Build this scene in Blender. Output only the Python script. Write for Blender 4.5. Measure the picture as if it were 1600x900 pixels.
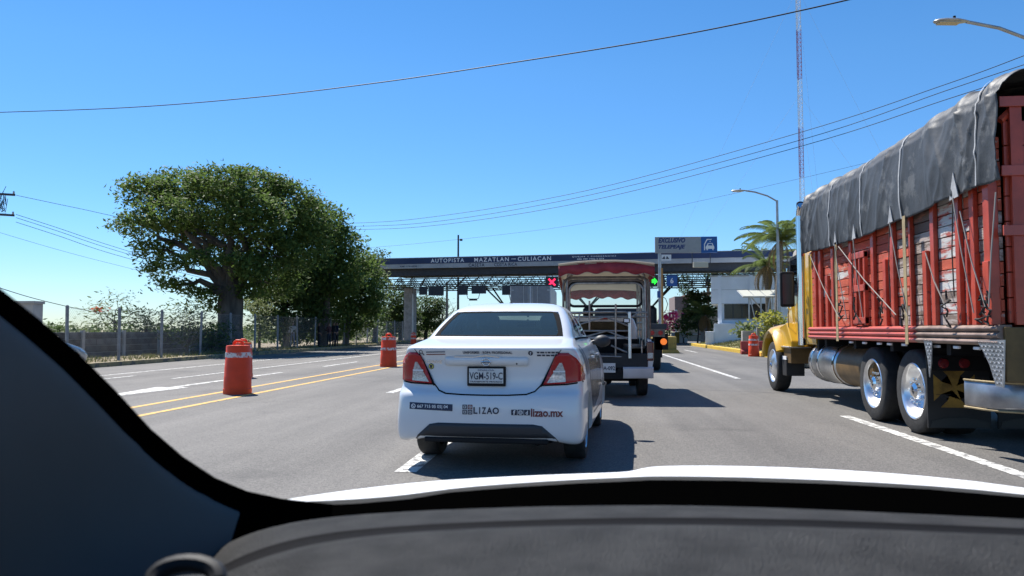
import bpy, bmesh, math, random
import numpy as np
from mathutils import Vector, Matrix, Euler
from mathutils.bvhtree import BVHTree
R = math.radians
S = bpy.context.scene
COL = S.collection
for o in list(bpy.data.objects): bpy.data.objects.remove(o)
# ---------------------------------------------------------------- camera, sky, sun, exposure
EYE, YAW, PITCH, FPX = 1.28, R(5.47), R(3.1), 1200.0
cd = bpy.data.cameras.new('camera'); cam = bpy.data.objects.new('camera', cd); COL.objects.link(cam)
cam.location = (0, 0, EYE); cam.rotation_euler = (math.pi/2+PITCH, 0, YAW)
cd.sensor_width = 36; cd.lens = 36*FPX/1600; cd.clip_start = .02; cd.clip_end = 6000
cd.dof.use_dof = True; cd.dof.focus_distance = 14; cd.dof.aperture_fstop = 7
S.camera = cam
SUN_EL, SUN_AZ = R(57), R(-40)          # azimuth clockwise from straight ahead: the sun stands ahead on the left
w = bpy.data.worlds.new('World'); S.world = w; w.use_nodes = True
nt = w.node_tree; bg = nt.nodes['Background']
sky = nt.nodes.new('ShaderNodeTexSky'); sky.sky_type = 'NISHITA'; sky.sun_disc = False
sky.sun_elevation = SUN_EL; sky.sun_rotation = SUN_AZ; sky.altitude = 0
sky.air_density = 1.0; sky.dust_density = 0.0; sky.ozone_density = 4.0
hs = nt.nodes.new('ShaderNodeHueSaturation'); hs.inputs['Saturation'].default_value = 1.25; nt.links.new(sky.outputs[0], hs.inputs['Color']); 
tcw = nt.nodes.new('ShaderNodeTexCoord'); sep = nt.nodes.new('ShaderNodeSeparateXYZ'); nt.links.new(tcw.outputs['Generated'], sep.inputs[0])
rmp = nt.nodes.new('ShaderNodeValToRGB'); nt.links.new(sep.outputs['Z'], rmp.inputs[0]); e = rmp.color_ramp.elements   # the air near the horizon scatters bluer than the model's
e[0].position = 0; e[0].color = (.57, .68, .86, 1); e[1].position = .32; e[1].color = (.95, .97, 1, 1); k_ = rmp.color_ramp.elements.new(.12); k_.color = (.70, .84, 1, 1)
mw = nt.nodes.new('ShaderNodeMix'); mw.data_type = 'RGBA'; mw.blend_type = 'MULTIPLY'; mw.inputs[0].default_value = 1; nt.links.new(hs.outputs[0], mw.inputs[6]); nt.links.new(rmp.outputs[0], mw.inputs[7]); nt.links.new(mw.outputs[2], bg.inputs[0]); bg.inputs[1].default_value = .093
sd = bpy.data.lights.new('sun', 'SUN'); sun = bpy.data.objects.new('sun', sd); COL.objects.link(sun)
sd.energy = 5.0; sd.angle = R(.53); sd.color = (1, .955, .89)
sdir = Vector((math.sin(SUN_AZ)*math.cos(SUN_EL), math.cos(SUN_AZ)*math.cos(SUN_EL), math.sin(SUN_EL)))
sun.rotation_euler = sdir.to_track_quat('Z', 'Y').to_euler()
sun.location = (0, 0, 60)
S.view_settings.view_transform = 'Standard'; S.view_settings.look = 'None'
S.view_settings.exposure = .75; S.view_settings.gamma = 1
try:
    S.cycles.max_bounces = 8; S.cycles.transparent_max_bounces = 16; S.cycles.use_denoising = True
except Exception: pass

# photograph pixel -> place
_fh = Vector((-math.sin(YAW), math.cos(YAW), 0)); _rt = Vector((math.cos(YAW), math.sin(YAW), 0)); _z = Vector((0, 0, 1))
_fw = _fh*math.cos(PITCH)+_z*math.sin(PITCH); _up = -_fh*math.sin(PITCH)+_z*math.cos(PITCH)
C0 = Vector((0, 0, EYE))
def ray(px, py): return _fw*FPX+_rt*(px-800)+_up*(450-py)
def atY(px, py, Y): r = ray(px, py); return C0+r*(Y/r.y)
def atX(px, py, X): r = ray(px, py); return C0+r*(X/r.x)
def gnd(px, py, z=0): r = ray(px, py); return C0+r*((z-EYE)/r.z)
def dep(px, py, d): return C0+ray(px, py)*(d/FPX)

# ---------------------------------------------------------------- object helpers
def tag(o, label=None, cat=None, group=None, kind=None):
    for k, v in (('label', label), ('category', cat), ('group', group), ('kind', kind)):
        if v: o[k] = v
    return o
def thing(name, loc, label, cat, group=None, rz=0):
    o = bpy.data.objects.new(name, None); COL.objects.link(o); o.location = loc; o.rotation_euler = (0, 0, rz)
    o.empty_display_size = .2
    return tag(o, label, cat, group)
def link(name, me, m=None, parent=None, smooth=False):
    if m is not None:
        for q in (m if isinstance(m, (list, tuple)) else [m]): me.materials.append(q)
    if smooth:
        me.polygons.foreach_set('use_smooth', [True]*len(me.polygons))
    o = bpy.data.objects.new(name, me); COL.objects.link(o)
    if parent: o.parent = parent
    return o
def clone(o, parent=None):
    c = o.copy(); COL.objects.link(c)
    if parent: c.parent = parent
    for ch in [x for x in bpy.data.objects if x.parent == o]: clone(ch, c)
    return c
def bevel(o, w=.01, seg=2, ang=35):
    b = o.modifiers.new('edge', 'BEVEL'); b.width = w; b.segments = seg; b.limit_method = 'ANGLE'; b.angle_limit = R(ang); return o
def bake(o):
    dg = bpy.context.evaluated_depsgraph_get(); dg.update()
    me = bpy.data.meshes.new_from_object(o.evaluated_get(dg)); o.modifiers.clear(); o.data = me; return o
def angsmooth(o, ang=40):
    me = o.data; me.polygons.foreach_set('use_smooth', [True]*len(me.polygons))
    bm = bmesh.new(); bm.from_mesh(me)
    for e in bm.edges:
        e.smooth = not (len(e.link_faces) == 2 and e.calc_face_angle(0) > R(ang))
    bm.to_mesh(me); bm.free(); return o

class MB:
    def __init__(s): s.v = []; s.f = []; s.mi = []
    def add(s, vs, fs, mi=0):
        n = len(s.v); s.v += [tuple(v) for v in vs]; s.f += [tuple(i+n for i in f) for f in fs]; s.mi += [mi]*len(fs); return s
    def box(s, c, d, rot=None, mi=0):
        M = rot.to_matrix() if isinstance(rot, Euler) else (Euler(rot).to_matrix() if rot else Matrix.Identity(3)); c = Vector(c)
        vs = [c+M@Vector((x*d[0]/2, y*d[1]/2, z*d[2]/2)) for z in (-1, 1) for y in (-1, 1) for x in (-1, 1)]
        return s.add(vs, [(0, 2, 3, 1), (4, 5, 7, 6), (0, 1, 5, 4), (1, 3, 7, 5), (3, 2, 6, 7), (2, 0, 4, 6)], mi)
    def bx(s, x0, x1, y0, y1, z0, z1, mi=0): return s.box(((x0+x1)/2, (y0+y1)/2, (z0+z1)/2), (abs(x1-x0), abs(y1-y0), abs(z1-z0)), None, mi)
    def tube(s, pts, r, n=8, cap=True, mi=0):
        pts = [Vector(p) for p in pts]; rs = r if isinstance(r, (list, tuple)) else [r]*len(pts)
        vs = []; fs = []; prev = None
        for i, p in enumerate(pts):
            t = (pts[min(i+1, len(pts)-1)]-pts[max(i-1, 0)])
            t = t.normalized() if t.length > 1e-9 else Vector((0, 0, 1))
            if prev is None: a = t.orthogonal().normalized()
            else:
                a = prev-t*prev.dot(t); a = a.normalized() if a.length > 1e-6 else t.orthogonal().normalized()
            prev = a; b = t.cross(a)
            vs += [p+(a*math.cos(2*math.pi*k/n)+b*math.sin(2*math.pi*k/n))*rs[i] for k in range(n)]
        for i in range(len(pts)-1):
            for k in range(n):
                k2 = (k+1) % n; fs.append((i*n+k, i*n+k2, (i+1)*n+k2, (i+1)*n+k))
        if cap: fs += [tuple(range(n-1, -1, -1)), tuple((len(pts)-1)*n+k for k in range(n))]
        return s.add(vs, fs, mi)
    def lathe(s, prof, c=(0, 0, 0), axis='Z', n=24, mi=0, cap=True):
        c = Vector(c); vs = []; fs = []
        for r, h in prof:
            for k in range(n):
                a = 2*math.pi*k/n; p = (r*math.cos(a), r*math.sin(a), h)
                if axis == 'X': p = (h, r*math.cos(a), r*math.sin(a))
                if axis == 'Y': p = (r*math.sin(a), h, r*math.cos(a))
                vs.append(c+Vector(p))
        for i in range(len(prof)-1):
            for k in range(n):
                k2 = (k+1) % n; fs.append((i*n+k, i*n+k2, (i+1)*n+k2, (i+1)*n+k))
        if cap and prof[0][0] > 1e-5: fs.append(tuple(range(n-1, -1, -1)))
        if cap and prof[-1][0] > 1e-5: fs.append(tuple((len(prof)-1)*n+k for k in range(n)))
        return s.add(vs, fs, mi)
    def prism(s, poly, o, u, v, w, mi=0):
        o, u, v, w = Vector(o), Vector(u), Vector(v), Vector(w); n = len(poly)
        vs = [o+u*a+v*b for a, b in poly]; vs += [p+w for p in vs]
        fs = [tuple(range(n-1, -1, -1)), tuple(range(n, 2*n))]+[(i, (i+1) % n, n+(i+1) % n, n+i) for i in range(n)]
        return s.add(vs, fs, mi)
    def loft(s, secs, closed=False, cap=False, mi=0):
        n = len(secs[0]); vs = [p for q in secs for p in q]; fs = []
        for i in range(len(secs)-1):
            for k in range(n if closed else n-1):
                k2 = (k+1) % n; fs.append((i*n+k, i*n+k2, (i+1)*n+k2, (i+1)*n+k))
        if cap: fs += [tuple(range(n-1, -1, -1)), tuple((len(secs)-1)*n+k for k in range(n))]
        return s.add(vs, fs, mi)
    def ball(s, c, r, n=12, m=8, mi=0):
        r = r if isinstance(r, (tuple, list)) else (r, r, r); c = Vector(c); vs = []; fs = []
        for i in range(m+1):
            t = math.pi*i/m
            for k in range(n):
                a = 2*math.pi*k/n; vs.append(c+Vector((r[0]*math.sin(t)*math.cos(a), r[1]*math.sin(t)*math.sin(a), r[2]*math.cos(t))))
        for i in range(m):
            for k in range(n):
                k2 = (k+1) % n; fs.append((i*n+k, (i+1)*n+k, (i+1)*n+k2, i*n+k2))
        return s.add(vs, fs, mi)
    def mesh(s, name, fix=True):
        me = bpy.data.meshes.new(name); me.from_pydata(s.v, [], s.f)
        if any(s.mi): me.polygons.foreach_set('material_index', s.mi)
        if fix:
            bm = bmesh.new(); bm.from_mesh(me); bmesh.ops.remove_doubles(bm, verts=bm.verts, dist=1e-6)
            bmesh.ops.recalc_face_normals(bm, faces=bm.faces); bm.to_mesh(me); bm.free()
        me.update(); return me
    def build(s, name, m=None, parent=None, smooth=False, bev=0):
        o = link(name, s.mesh(name), m, parent)
        if smooth: angsmooth(o, 40 if smooth is True else smooth)
        if bev: bevel(o, bev)
        return o

def text_data(txt, bold=0.0, shear=0.0, spacing=1.0, res=3):
    """2-D outline mesh of a line of text, scaled to the unit box."""
    c = bpy.data.curves.new('lettering', 'FONT'); c.body = txt; c.size = 1; c.offset = bold; c.shear = shear
    c.space_character = spacing; c.resolution_u = res; c.fill_mode = 'FRONT'
    o = bpy.data.objects.new('lettering', c); COL.objects.link(o)
    dg = bpy.context.evaluated_depsgraph_get(); dg.update(); me = bpy.data.meshes.new_from_object(o.evaluated_get(dg))
    v = np.array([p.co[:] for p in me.vertices]); f = [tuple(p.vertices) for p in me.polygons]
    bpy.data.objects.remove(o); bpy.data.meshes.remove(me); bpy.data.curves.remove(c)
    lo, hi = v.min(0), v.max(0)
    return [((a[0]-lo[0])/(hi[0]-lo[0]), (a[1]-lo[1])/max(hi[1]-lo[1], 1e-6)) for a in v], f
def lettering(txt, o, u, v, m, parent, bold=0.0, shear=0.0, spacing=1.0, name='lettering', off=None, split=False):
    """Text laid into the box spanned by u and v from its lower left corner o."""
    d, f = text_data(txt, bold, shear, spacing); o, u, v = Vector(o), Vector(u), Vector(v)
    n = u.cross(v).normalized()*.004 if off is None else Vector(off)
    if split:        # one object for each letter
        grp = []
        for k, q in enumerate(f):
            a0, a1 = min(d[i][0] for i in q), max(d[i][0] for i in q); hit = [g for g in grp if g[0] < a1-1e-5 and a0 < g[1]-1e-5]
            for g in hit: grp.remove(g)
            grp.append([min([a0]+[g[0] for g in hit]), max([a1]+[g[1] for g in hit]), sum((g[2] for g in hit), [])+[k]])
        for g in sorted(grp):
            ids = sorted({i for k in g[2] for i in f[k]}); mp = {i: j for j, i in enumerate(ids)}
            mb = MB(); mb.add([o+u*d[i][0]+v*d[i][1]+n for i in ids], [tuple(mp[i] for i in f[k]) for k in g[2]]); link('letter', mb.mesh('letter', False), m, parent)
        return
    mb = MB(); mb.add([o+u*a+v*b+n for a, b in d], f)
    return link(name, mb.mesh(name, False), m, parent)

# ---------------------------------------------------------------- materials
def mat(name, col, rough=.6, metal=0, var=.0, vscale=4, bump=0, bscale=60, col2=None, dirt=None, spec=None, coat=0, emit=None, coords='Object', stretch=None, vdetail=6):
    m = bpy.data.materials.new(name); m.use_nodes = True; nt = m.node_tree; b = nt.nodes['Principled BSDF']
    c4 = lambda c: (c[0], c[1], c[2], 1)
    b.inputs['Base Color'].default_value = c4(col); b.inputs['Roughness'].default_value = rough; b.inputs['Metallic'].default_value = metal
    if spec is not None: b.inputs['Specular IOR Level'].default_value = spec
    if coat: b.inputs['Coat Weight'].default_value = coat; b.inputs['Coat Roughness'].default_value = .04
    if emit: b.inputs['Emission Color'].default_value = c4(emit[0]); b.inputs['Emission Strength'].default_value = emit[1]
    if var or bump or col2 or dirt:
        tc = nt.nodes.new('ShaderNodeTexCoord'); src = tc.outputs[coords]
        if stretch:
            mp = nt.nodes.new('ShaderNodeMapping'); mp.inputs['Scale'].default_value = stretch
            nt.links.new(src, mp.inputs['Vector']); src = mp.outputs[0]
        def noise(sc, det=vdetail, ro=.6):
            n = nt.nodes.new('ShaderNodeTexNoise'); n.inputs['Scale'].default_value = sc; n.inputs['Detail'].default_value = det; n.inputs['Roughness'].default_value = ro
            nt.links.new(src, n.inputs['Vector']); return n
        cur = None
        if var or col2:
            n = noise(vscale); rp = nt.nodes.new('ShaderNodeValToRGB'); nt.links.new(n.outputs['Fac'], rp.inputs[0])
            lo, hi = (col, col2) if col2 else (tuple(x*(1-var) for x in col), tuple(min(1, x*(1+var)) for x in col))
            rp.color_ramp.elements[0].color = c4(lo); rp.color_ramp.elements[1].color = c4(hi)
            rp.color_ramp.elements[0].position = .36; rp.color_ramp.elements[1].position = .64
            cur = rp.outputs[0]
        if dirt:     # (colour, scale, threshold)
            n = noise(dirt[1], 9, .68); rp = nt.nodes.new('ShaderNodeValToRGB'); nt.links.new(n.outputs['Fac'], rp.inputs[0])
            rp.color_ramp.elements[0].position = dirt[2]; rp.color_ramp.elements[1].position = dirt[2]+.07
            mx = nt.nodes.new('ShaderNodeMix'); mx.data_type = 'RGBA'; nt.links.new(rp.outputs[0], mx.inputs[0])
            if cur: nt.links.new(cur, mx.inputs[6])
            else: mx.inputs[6].default_value = c4(col)
            mx.inputs[7].default_value = c4(dirt[0]); cur = mx.outputs[2]
        if cur: nt.links.new(cur, b.inputs['Base Color'])
        if bump:
            n = noise(bscale, 4); bp = nt.nodes.new('ShaderNodeBump'); bp.inputs['Strength'].default_value = bump; bp.inputs['Distance'].default_value = .02
            nt.links.new(n.outputs['Fac'], bp.inputs['Height']); nt.links.new(bp.outputs[0], b.inputs['Normal'])
    return m
def glass(name, tint=(.5, .6, .6), refl=.0, rough=.02, veil=0):
    m = bpy.data.materials.new(name); m.use_nodes = True; nt = m.node_tree; nt.nodes.clear()
    out = nt.nodes.new('ShaderNodeOutputMaterial'); t = nt.nodes.new('ShaderNodeBsdfTransparent'); g = nt.nodes.new('ShaderNodeBsdfGlossy')
    t.inputs[0].default_value = (*tint, 1); g.inputs['Roughness'].default_value = rough; fr = nt.nodes.new('ShaderNodeFresnel'); fr.inputs[0].default_value = 1.5
    ad = nt.nodes.new('ShaderNodeMath'); ad.operation = 'ADD'; ad.use_clamp = True; ad.inputs[1].default_value = refl
    mx = nt.nodes.new('ShaderNodeMixShader'); nt.links.new(fr.outputs[0], ad.inputs[0]); nt.links.new(ad.outputs[0], mx.inputs[0])
    nt.links.new(t.outputs[0], mx.inputs[1]); nt.links.new(g.outputs[0], mx.inputs[2]); 
    if veil:     # thin teal diffuse layer mixed in to pale the glass
        df = nt.nodes.new('ShaderNodeBsdfDiffuse'); df.inputs[0].default_value = (.40, .62, .62, 1); m3 = nt.nodes.new('ShaderNodeMixShader'); m3.inputs[0].default_value = veil
        nt.links.new(mx.outputs[0], m3.inputs[1]); nt.links.new(df.outputs[0], m3.inputs[2]); mx = m3
    nt.links.new(mx.outputs[0], out.inputs[0])
    return m
def leafmat(name, c1, c2, trans=.38, rough=.62):
    m = bpy.data.materials.new(name); m.use_nodes = True; nt = m.node_tree; b = nt.nodes['Principled BSDF']; out = nt.nodes['Material Output']
    g = nt.nodes.new('ShaderNodeNewGeometry'); rp = nt.nodes.new('ShaderNodeValToRGB'); rp.color_ramp.elements[0].color = (*c1, 1); rp.color_ramp.elements[1].color = (*c2, 1)
    n = nt.nodes.new('ShaderNodeTexNoise'); n.inputs['Scale'].default_value = .6; n.inputs['Detail'].default_value = 2
    ma = nt.nodes.new('ShaderNodeMath'); ma.operation = 'MULTIPLY_ADD'; ma.inputs[1].default_value = .6
    nt.links.new(g.outputs['Position'], n.inputs['Vector']); nt.links.new(g.outputs['Random Per Island'], ma.inputs[0])
    m2 = nt.nodes.new('ShaderNodeMath'); m2.operation = 'MULTIPLY'; m2.inputs[1].default_value = .4; nt.links.new(n.outputs['Fac'], m2.inputs[0]); nt.links.new(m2.outputs[0], ma.inputs[2])
    nt.links.new(ma.outputs[0], rp.inputs[0]); nt.links.new(rp.outputs[0], b.inputs['Base Color']); b.inputs['Roughness'].default_value = rough; b.inputs['Specular IOR Level'].default_value = .22
    tr = nt.nodes.new('ShaderNodeBsdfTranslucent'); nt.links.new(rp.outputs[0], tr.inputs[0]); mx = nt.nodes.new('ShaderNodeMixShader'); mx.inputs[0].default_value = trans
    nt.links.new(b.outputs[0], mx.inputs[1]); nt.links.new(tr.outputs[0], mx.inputs[2]); nt.links.new(mx.outputs[0], out.inputs[0])
    return m
M = {}
def asphalt():
    m = mat('asphalt', (.1, .1, .1), .8); nt = m.node_tree; b = nt.nodes['Principled BSDF']
    tc = nt.nodes.new('ShaderNodeTexCoord')
    def noise(sc, det, vec=tc.outputs['Object'], ro=.6):
        n = nt.nodes.new('ShaderNodeTexNoise'); n.inputs['Scale'].default_value = sc; n.inputs['Detail'].default_value = det; n.inputs['Roughness'].default_value = ro; nt.links.new(vec, n.inputs['Vector']); return n
    def ramp(n, a, bcol, p0, p1):
        r = nt.nodes.new('ShaderNodeValToRGB'); nt.links.new(n.outputs[0], r.inputs[0]); e = r.color_ramp.elements
        e[0].color = (*a, 1); e[1].color = (*bcol, 1); e[0].position = p0; e[1].position = p1; return r
    def mul(a, b_, fac=1):
        x = nt.nodes.new('ShaderNodeMix'); x.data_type = 'RGBA'; x.blend_type = 'MULTIPLY'; x.inputs[0].default_value = fac; nt.links.new(a, x.inputs[6]); nt.links.new(b_, x.inputs[7]); return x.outputs[2]
    mp = nt.nodes.new('ShaderNodeMapping'); mp.inputs['Scale'].default_value = (1, .06, 1); nt.links.new(tc.outputs['Object'], mp.inputs[0])
    base = ramp(noise(.22, 5), (.108, .102, .095), (.142, .134, .124), .35, .65)
    wear = ramp(noise(1.1, 6, mp.outputs[0]), (.70, .70, .70), (1.12, 1.12, 1.11), .32, .68)
    vo = nt.nodes.new('ShaderNodeTexVoronoi'); vo.inputs['Scale'].default_value = 75; nt.links.new(tc.outputs['Object'], vo.inputs['Vector'])
    bw = nt.nodes.new('ShaderNodeRGBToBW'); nt.links.new(vo.outputs['Color'], bw.inputs[0])
    grain = ramp(bw, (.6, .6, .61), (1.5, 1.49, 1.46), .15, .85)
    oil = ramp(noise(.55, 4), (1, 1, 1), (.62, .62, .63), .58, .74)
    c = mul(mul(mul(base.outputs[0], wear.outputs[0]), grain.outputs[0], .75), oil.outputs[0]); nt.links.new(c, b.inputs['Base Color'])
    bp = nt.nodes.new('ShaderNodeBump'); bp.inputs['Strength'].default_value = .5; bp.inputs['Distance'].default_value = .01; nt.links.new(vo.outputs['Distance'], bp.inputs['Height']); nt.links.new(bp.outputs[0], b.inputs['Normal'])
    return m
M['asphalt'] = asphalt()
M['line_white'] = mat('road_white_paint', (.62, .61, .57), .7, dirt=((.19, .185, .18), 8, .48), bump=.3)
M['line_yellow'] = mat('road_yellow_paint', (.62, .36, .07), .7, dirt=((.17, .15, .12), 8, .55), bump=.3)
M['kerb_yellow'] = mat('kerb_yellow_paint', (.62, .40, .04), .7, var=.15, dirt=((.3, .25, .16), 5, .6), bump=.3)
M['kerb_old'] = mat('kerb_old_paint', (.30, .24, .12), .85, var=.3, vscale=2, dirt=((.12, .11, .09), 3, .5), bump=.4)
M['soil'] = mat('dry_soil', (.22, .17, .11), .95, col2=(.30, .25, .17), vscale=1.2, bump=.6, bscale=20)
M['grass_ground'] = mat('dry_grass_ground', (.13, .13, .05), .95, col2=(.24, .20, .10), vscale=1.5, bump=.6, bscale=30)
M['field'] = mat('field_ground', (.16, .15, .08), .95, col2=(.26, .22, .13), vscale=.05)
M['concrete'] = mat('concrete', (.36, .35, .33), .85, var=.18, vscale=1.5, bump=.2, bscale=30)
M['steel'] = mat('galvanised_steel', (.42, .43, .44), .45, .6, var=.15, vscale=3)
M['post'] = mat('fence_post_steel', (.24, .25, .26), .6, .3, var=.2)
M['dark_steel'] = mat('dark_painted_steel', (.030, .036, .045), .55, .2, var=.2)
M['black'] = mat('black_plastic', (.012, .012, .013), .6, spec=.2)
M['rubber'] = mat('tyre_rubber', (.022, .022, .022), .8, var=.3, vscale=12, bump=.2, bscale=40)
M['chrome'] = mat('polished_metal', (.75, .76, .77), .12, 1)
M['alu'] = mat('brushed_aluminium', (.62, .63, .64), .3, 1, var=.12, vscale=8)
M['white_paint'] = mat('white_car_paint', (.67, .685, .70), .3, coat=.7)
M['tree_bark'] = mat('tree_bark', (.085, .075, .065), .95, var=.35, vscale=3, bump=.8, bscale=12, stretch=(1, 1, .25))
M['leaf_tree'] = leafmat('tree_leaf', (.055, .10, .022), (.15, .22, .055), .45)
M['leaf_dark'] = leafmat('dark_leaf', (.042, .075, .02), (.10, .155, .045), .45)
M['leaf_olive'] = leafmat('olive_leaf', (.062, .10, .028), (.15, .20, .065))
M['leaf_pale'] = leafmat('pale_leaf', (.10, .14, .04), (.22, .26, .10))
M['leaf_yellow'] = leafmat('yellow_green_leaf', (.22, .24, .03), (.48, .46, .10))
M['petal'] = leafmat('pink_petal', (.85, .06, .28), (.95, .18, .46), .6)
M['petal_red'] = leafmat('red_petal', (.45, .07, .04), (.6, .18, .08))
M['palm'] = leafmat('palm_leaf', (.06, .10, .025), (.19, .24, .08), .5)
M['palm_dry'] = leafmat('dry_palm_leaf', (.20, .13, .06), (.32, .23, .11))
M['grass'] = leafmat('grass_blade', (.09, .12, .03), (.28, .26, .11), .2)
# ================================================================ SETTING
def sheet(name, x0, x1, y0, y1, z, m, kind='structure'):
    mb = MB(); mb.add([(x0, y0, z), (x1, y0, z), (x1, y1, z), (x0, y1, z)], [(0, 1, 2, 3)])
    return tag(mb.build(name, m), kind=kind)
def ground():
    mb = MB(); n = 64; vs = [(0, 0, -.25)]
    rr = [60, 300, 900, 3000]
    for r in rr: vs += [(r*math.cos(2*math.pi*k/n), r*math.sin(2*math.pi*k/n), -.25-(.6 if r > 250 else 0)) for k in range(n)]
    fs = [(0, 1+k, 1+(k+1) % n) for k in range(n)]
    for i in range(3):
        for k in range(n): fs.append((1+i*n+k, 1+(i+1)*n+k, 1+(i+1)*n+(k+1) % n, 1+i*n+(k+1) % n))
    mb.add(vs, fs); tag(mb.build('ground', M['field']), kind='structure')
ground()
KX = -16.4
mb = MB(); mb.bx(KX, 14, -40, 260, -.3, 0); tag(mb.build('road', M['asphalt']), kind='structure')
mb = MB(); mb.bx(-70, KX-.24, 4, 260, -.3, .13); tag(mb.build('verge', M['soil']), kind='structure')
mb = MB(); mb.bx(KX-.238, KX, 4, 130, -.2, .16); o = tag(mb.build('kerb', M['kerb_old'], bev=.02), kind='structure')
def stripe(x, y0, y1, w=.13, m='line_white', name='lane_line', x1=None):
    x1 = x if x1 is None else x1; mb = MB()
    mb.add([(x-w/2, y0, .004), (x+w/2, y0, .004), (x1+w/2, y1, .004), (x1-w/2, y1, .004)], [(0, 1, 2, 3)])
    return tag(mb.build(name, M[m]), kind='structure')
stripe(-6.6, 6, 120, .13, 'line_yellow'); stripe(-7.42, 6, 120, .13, 'line_yellow')
stripe(-10.75, 19.2, 110, .12); stripe(-13.4, 12, 110, .12); stripe(-12.45, 17.5, 20.3, .12)
mb = MB(); mb.add([(-9.13-.09, 16.4, .004), (-9.13+.09, 16.4, .004), (-9.05+.07, 22.3, .004), (-9.05-.07, 22.3, .004)], [(0, 1, 2, 3)])
mb.add([(-9.13, 12.9, .004), (-9.13+.38, 16.35, .004), (-9.13-.38, 16.35, .004)], [(0, 1, 2)])
tag(mb.build('road_arrow', M['line_white']), kind='structure')
stripe(-9.05, 26, 30); stripe(-9.05, 36, 40); stripe(-9.05, 46, 50)
stripe(3.82, 4.5, 11.9, .16); stripe(3.95, 20.6, 41, .15)
stripe(6.2, 44, 49.5, .14); stripe(6.2, 56, 62, .14)
stripe(-1.62, 6.85, 9.1, .2); stripe(-1.62, 2.2, 4.0, .2); stripe(-3.95, 15.3, 18.2, .17); stripe(-3.95, 26, 30, .16)
# right-hand island with its yellow kerb, lawn
mb = MB(); mb.bx(8.32, 8.6, 36, 63, -.2, .2); mb.bx(8.6, 13.8, 62.72, 63, -.2, .2); mb.bx(8.6, 13.8, 36, 36.28, -.2, .2)
tag(mb.build('kerb', M['kerb_yellow'], bev=.02), kind='structure')
def lawn():
    mb = MB(); nx, ny = 24, 40; vs = []
    for j in range(ny+1):
        for i in range(nx+1):
            x = 8.6+i*(30-8.6)/nx; y = 36.28+j*(62.72-36.28)/ny
            rise = .35*max(0, min(1, (x-8.8)/2.4))*max(0, min(1, (y-37)/3))*max(0, min(1, (62-y)/2))
            vs.append((x, y, .17+rise+.03*math.sin(x*3.1+y*1.7)*math.sin(y*2.3)*(1 if rise > 0 else 0)))
    fs = [(j*(nx+1)+i, j*(nx+1)+i+1, (j+1)*(nx+1)+i+1, (j+1)*(nx+1)+i) for j in range(ny) for i in range(nx)]
    mb.add(vs, fs); return tag(mb.build('lawn', M['grass_ground'], smooth=True), kind='structure')
lawn()
def blades(name, n, area, z, hmin, hmax, m, seed, wd=.02):
    rg = np.random.default_rng(seed); x = rg.uniform(area[0], area[1], n); y = rg.uniform(area[2], area[3], n)
    keep = np.sin(x*2.1+1)*np.sin(y*1.3)+rg.uniform(-1, 1, n) > -.3; x, y = x[keep], y[keep]; n = len(x)
    h = rg.uniform(hmin, hmax, n); a = rg.uniform(0, 6.28, n); l = rg.uniform(-.6, .6, (n, 2))*h[:, None]
    zz = np.array([z(q, p) for q, p in zip(x, y)]) if callable(z) else np.full(n, z)
    v = np.zeros((n, 3, 3)); v[:, 0] = np.stack([x-wd*np.cos(a), y-wd*np.sin(a), zz], 1); v[:, 1] = np.stack([x+wd*np.cos(a), y+wd*np.sin(a), zz], 1)
    v[:, 2] = np.stack([x+l[:, 0], y+l[:, 1], zz+h], 1)
    me = bpy.data.meshes.new(name); me.from_pydata(v.reshape(-1, 3), [], np.arange(3*n).reshape(-1, 3).tolist())
    return tag(link(name, me, m), kind='stuff')
blades('grass', 14000, (8.75, 14.5, 36.6, 62), lambda x, y: .17+.35*max(0, min(1, (x-8.8)/2.4))*max(0, min(1, (y-37)/3))-.02, .06, .22, M['grass'], 3)
blades('grass', 9000, (-19.5, KX-.3, 20, 75), .12, .04, .2, M['grass'], 4)

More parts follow.
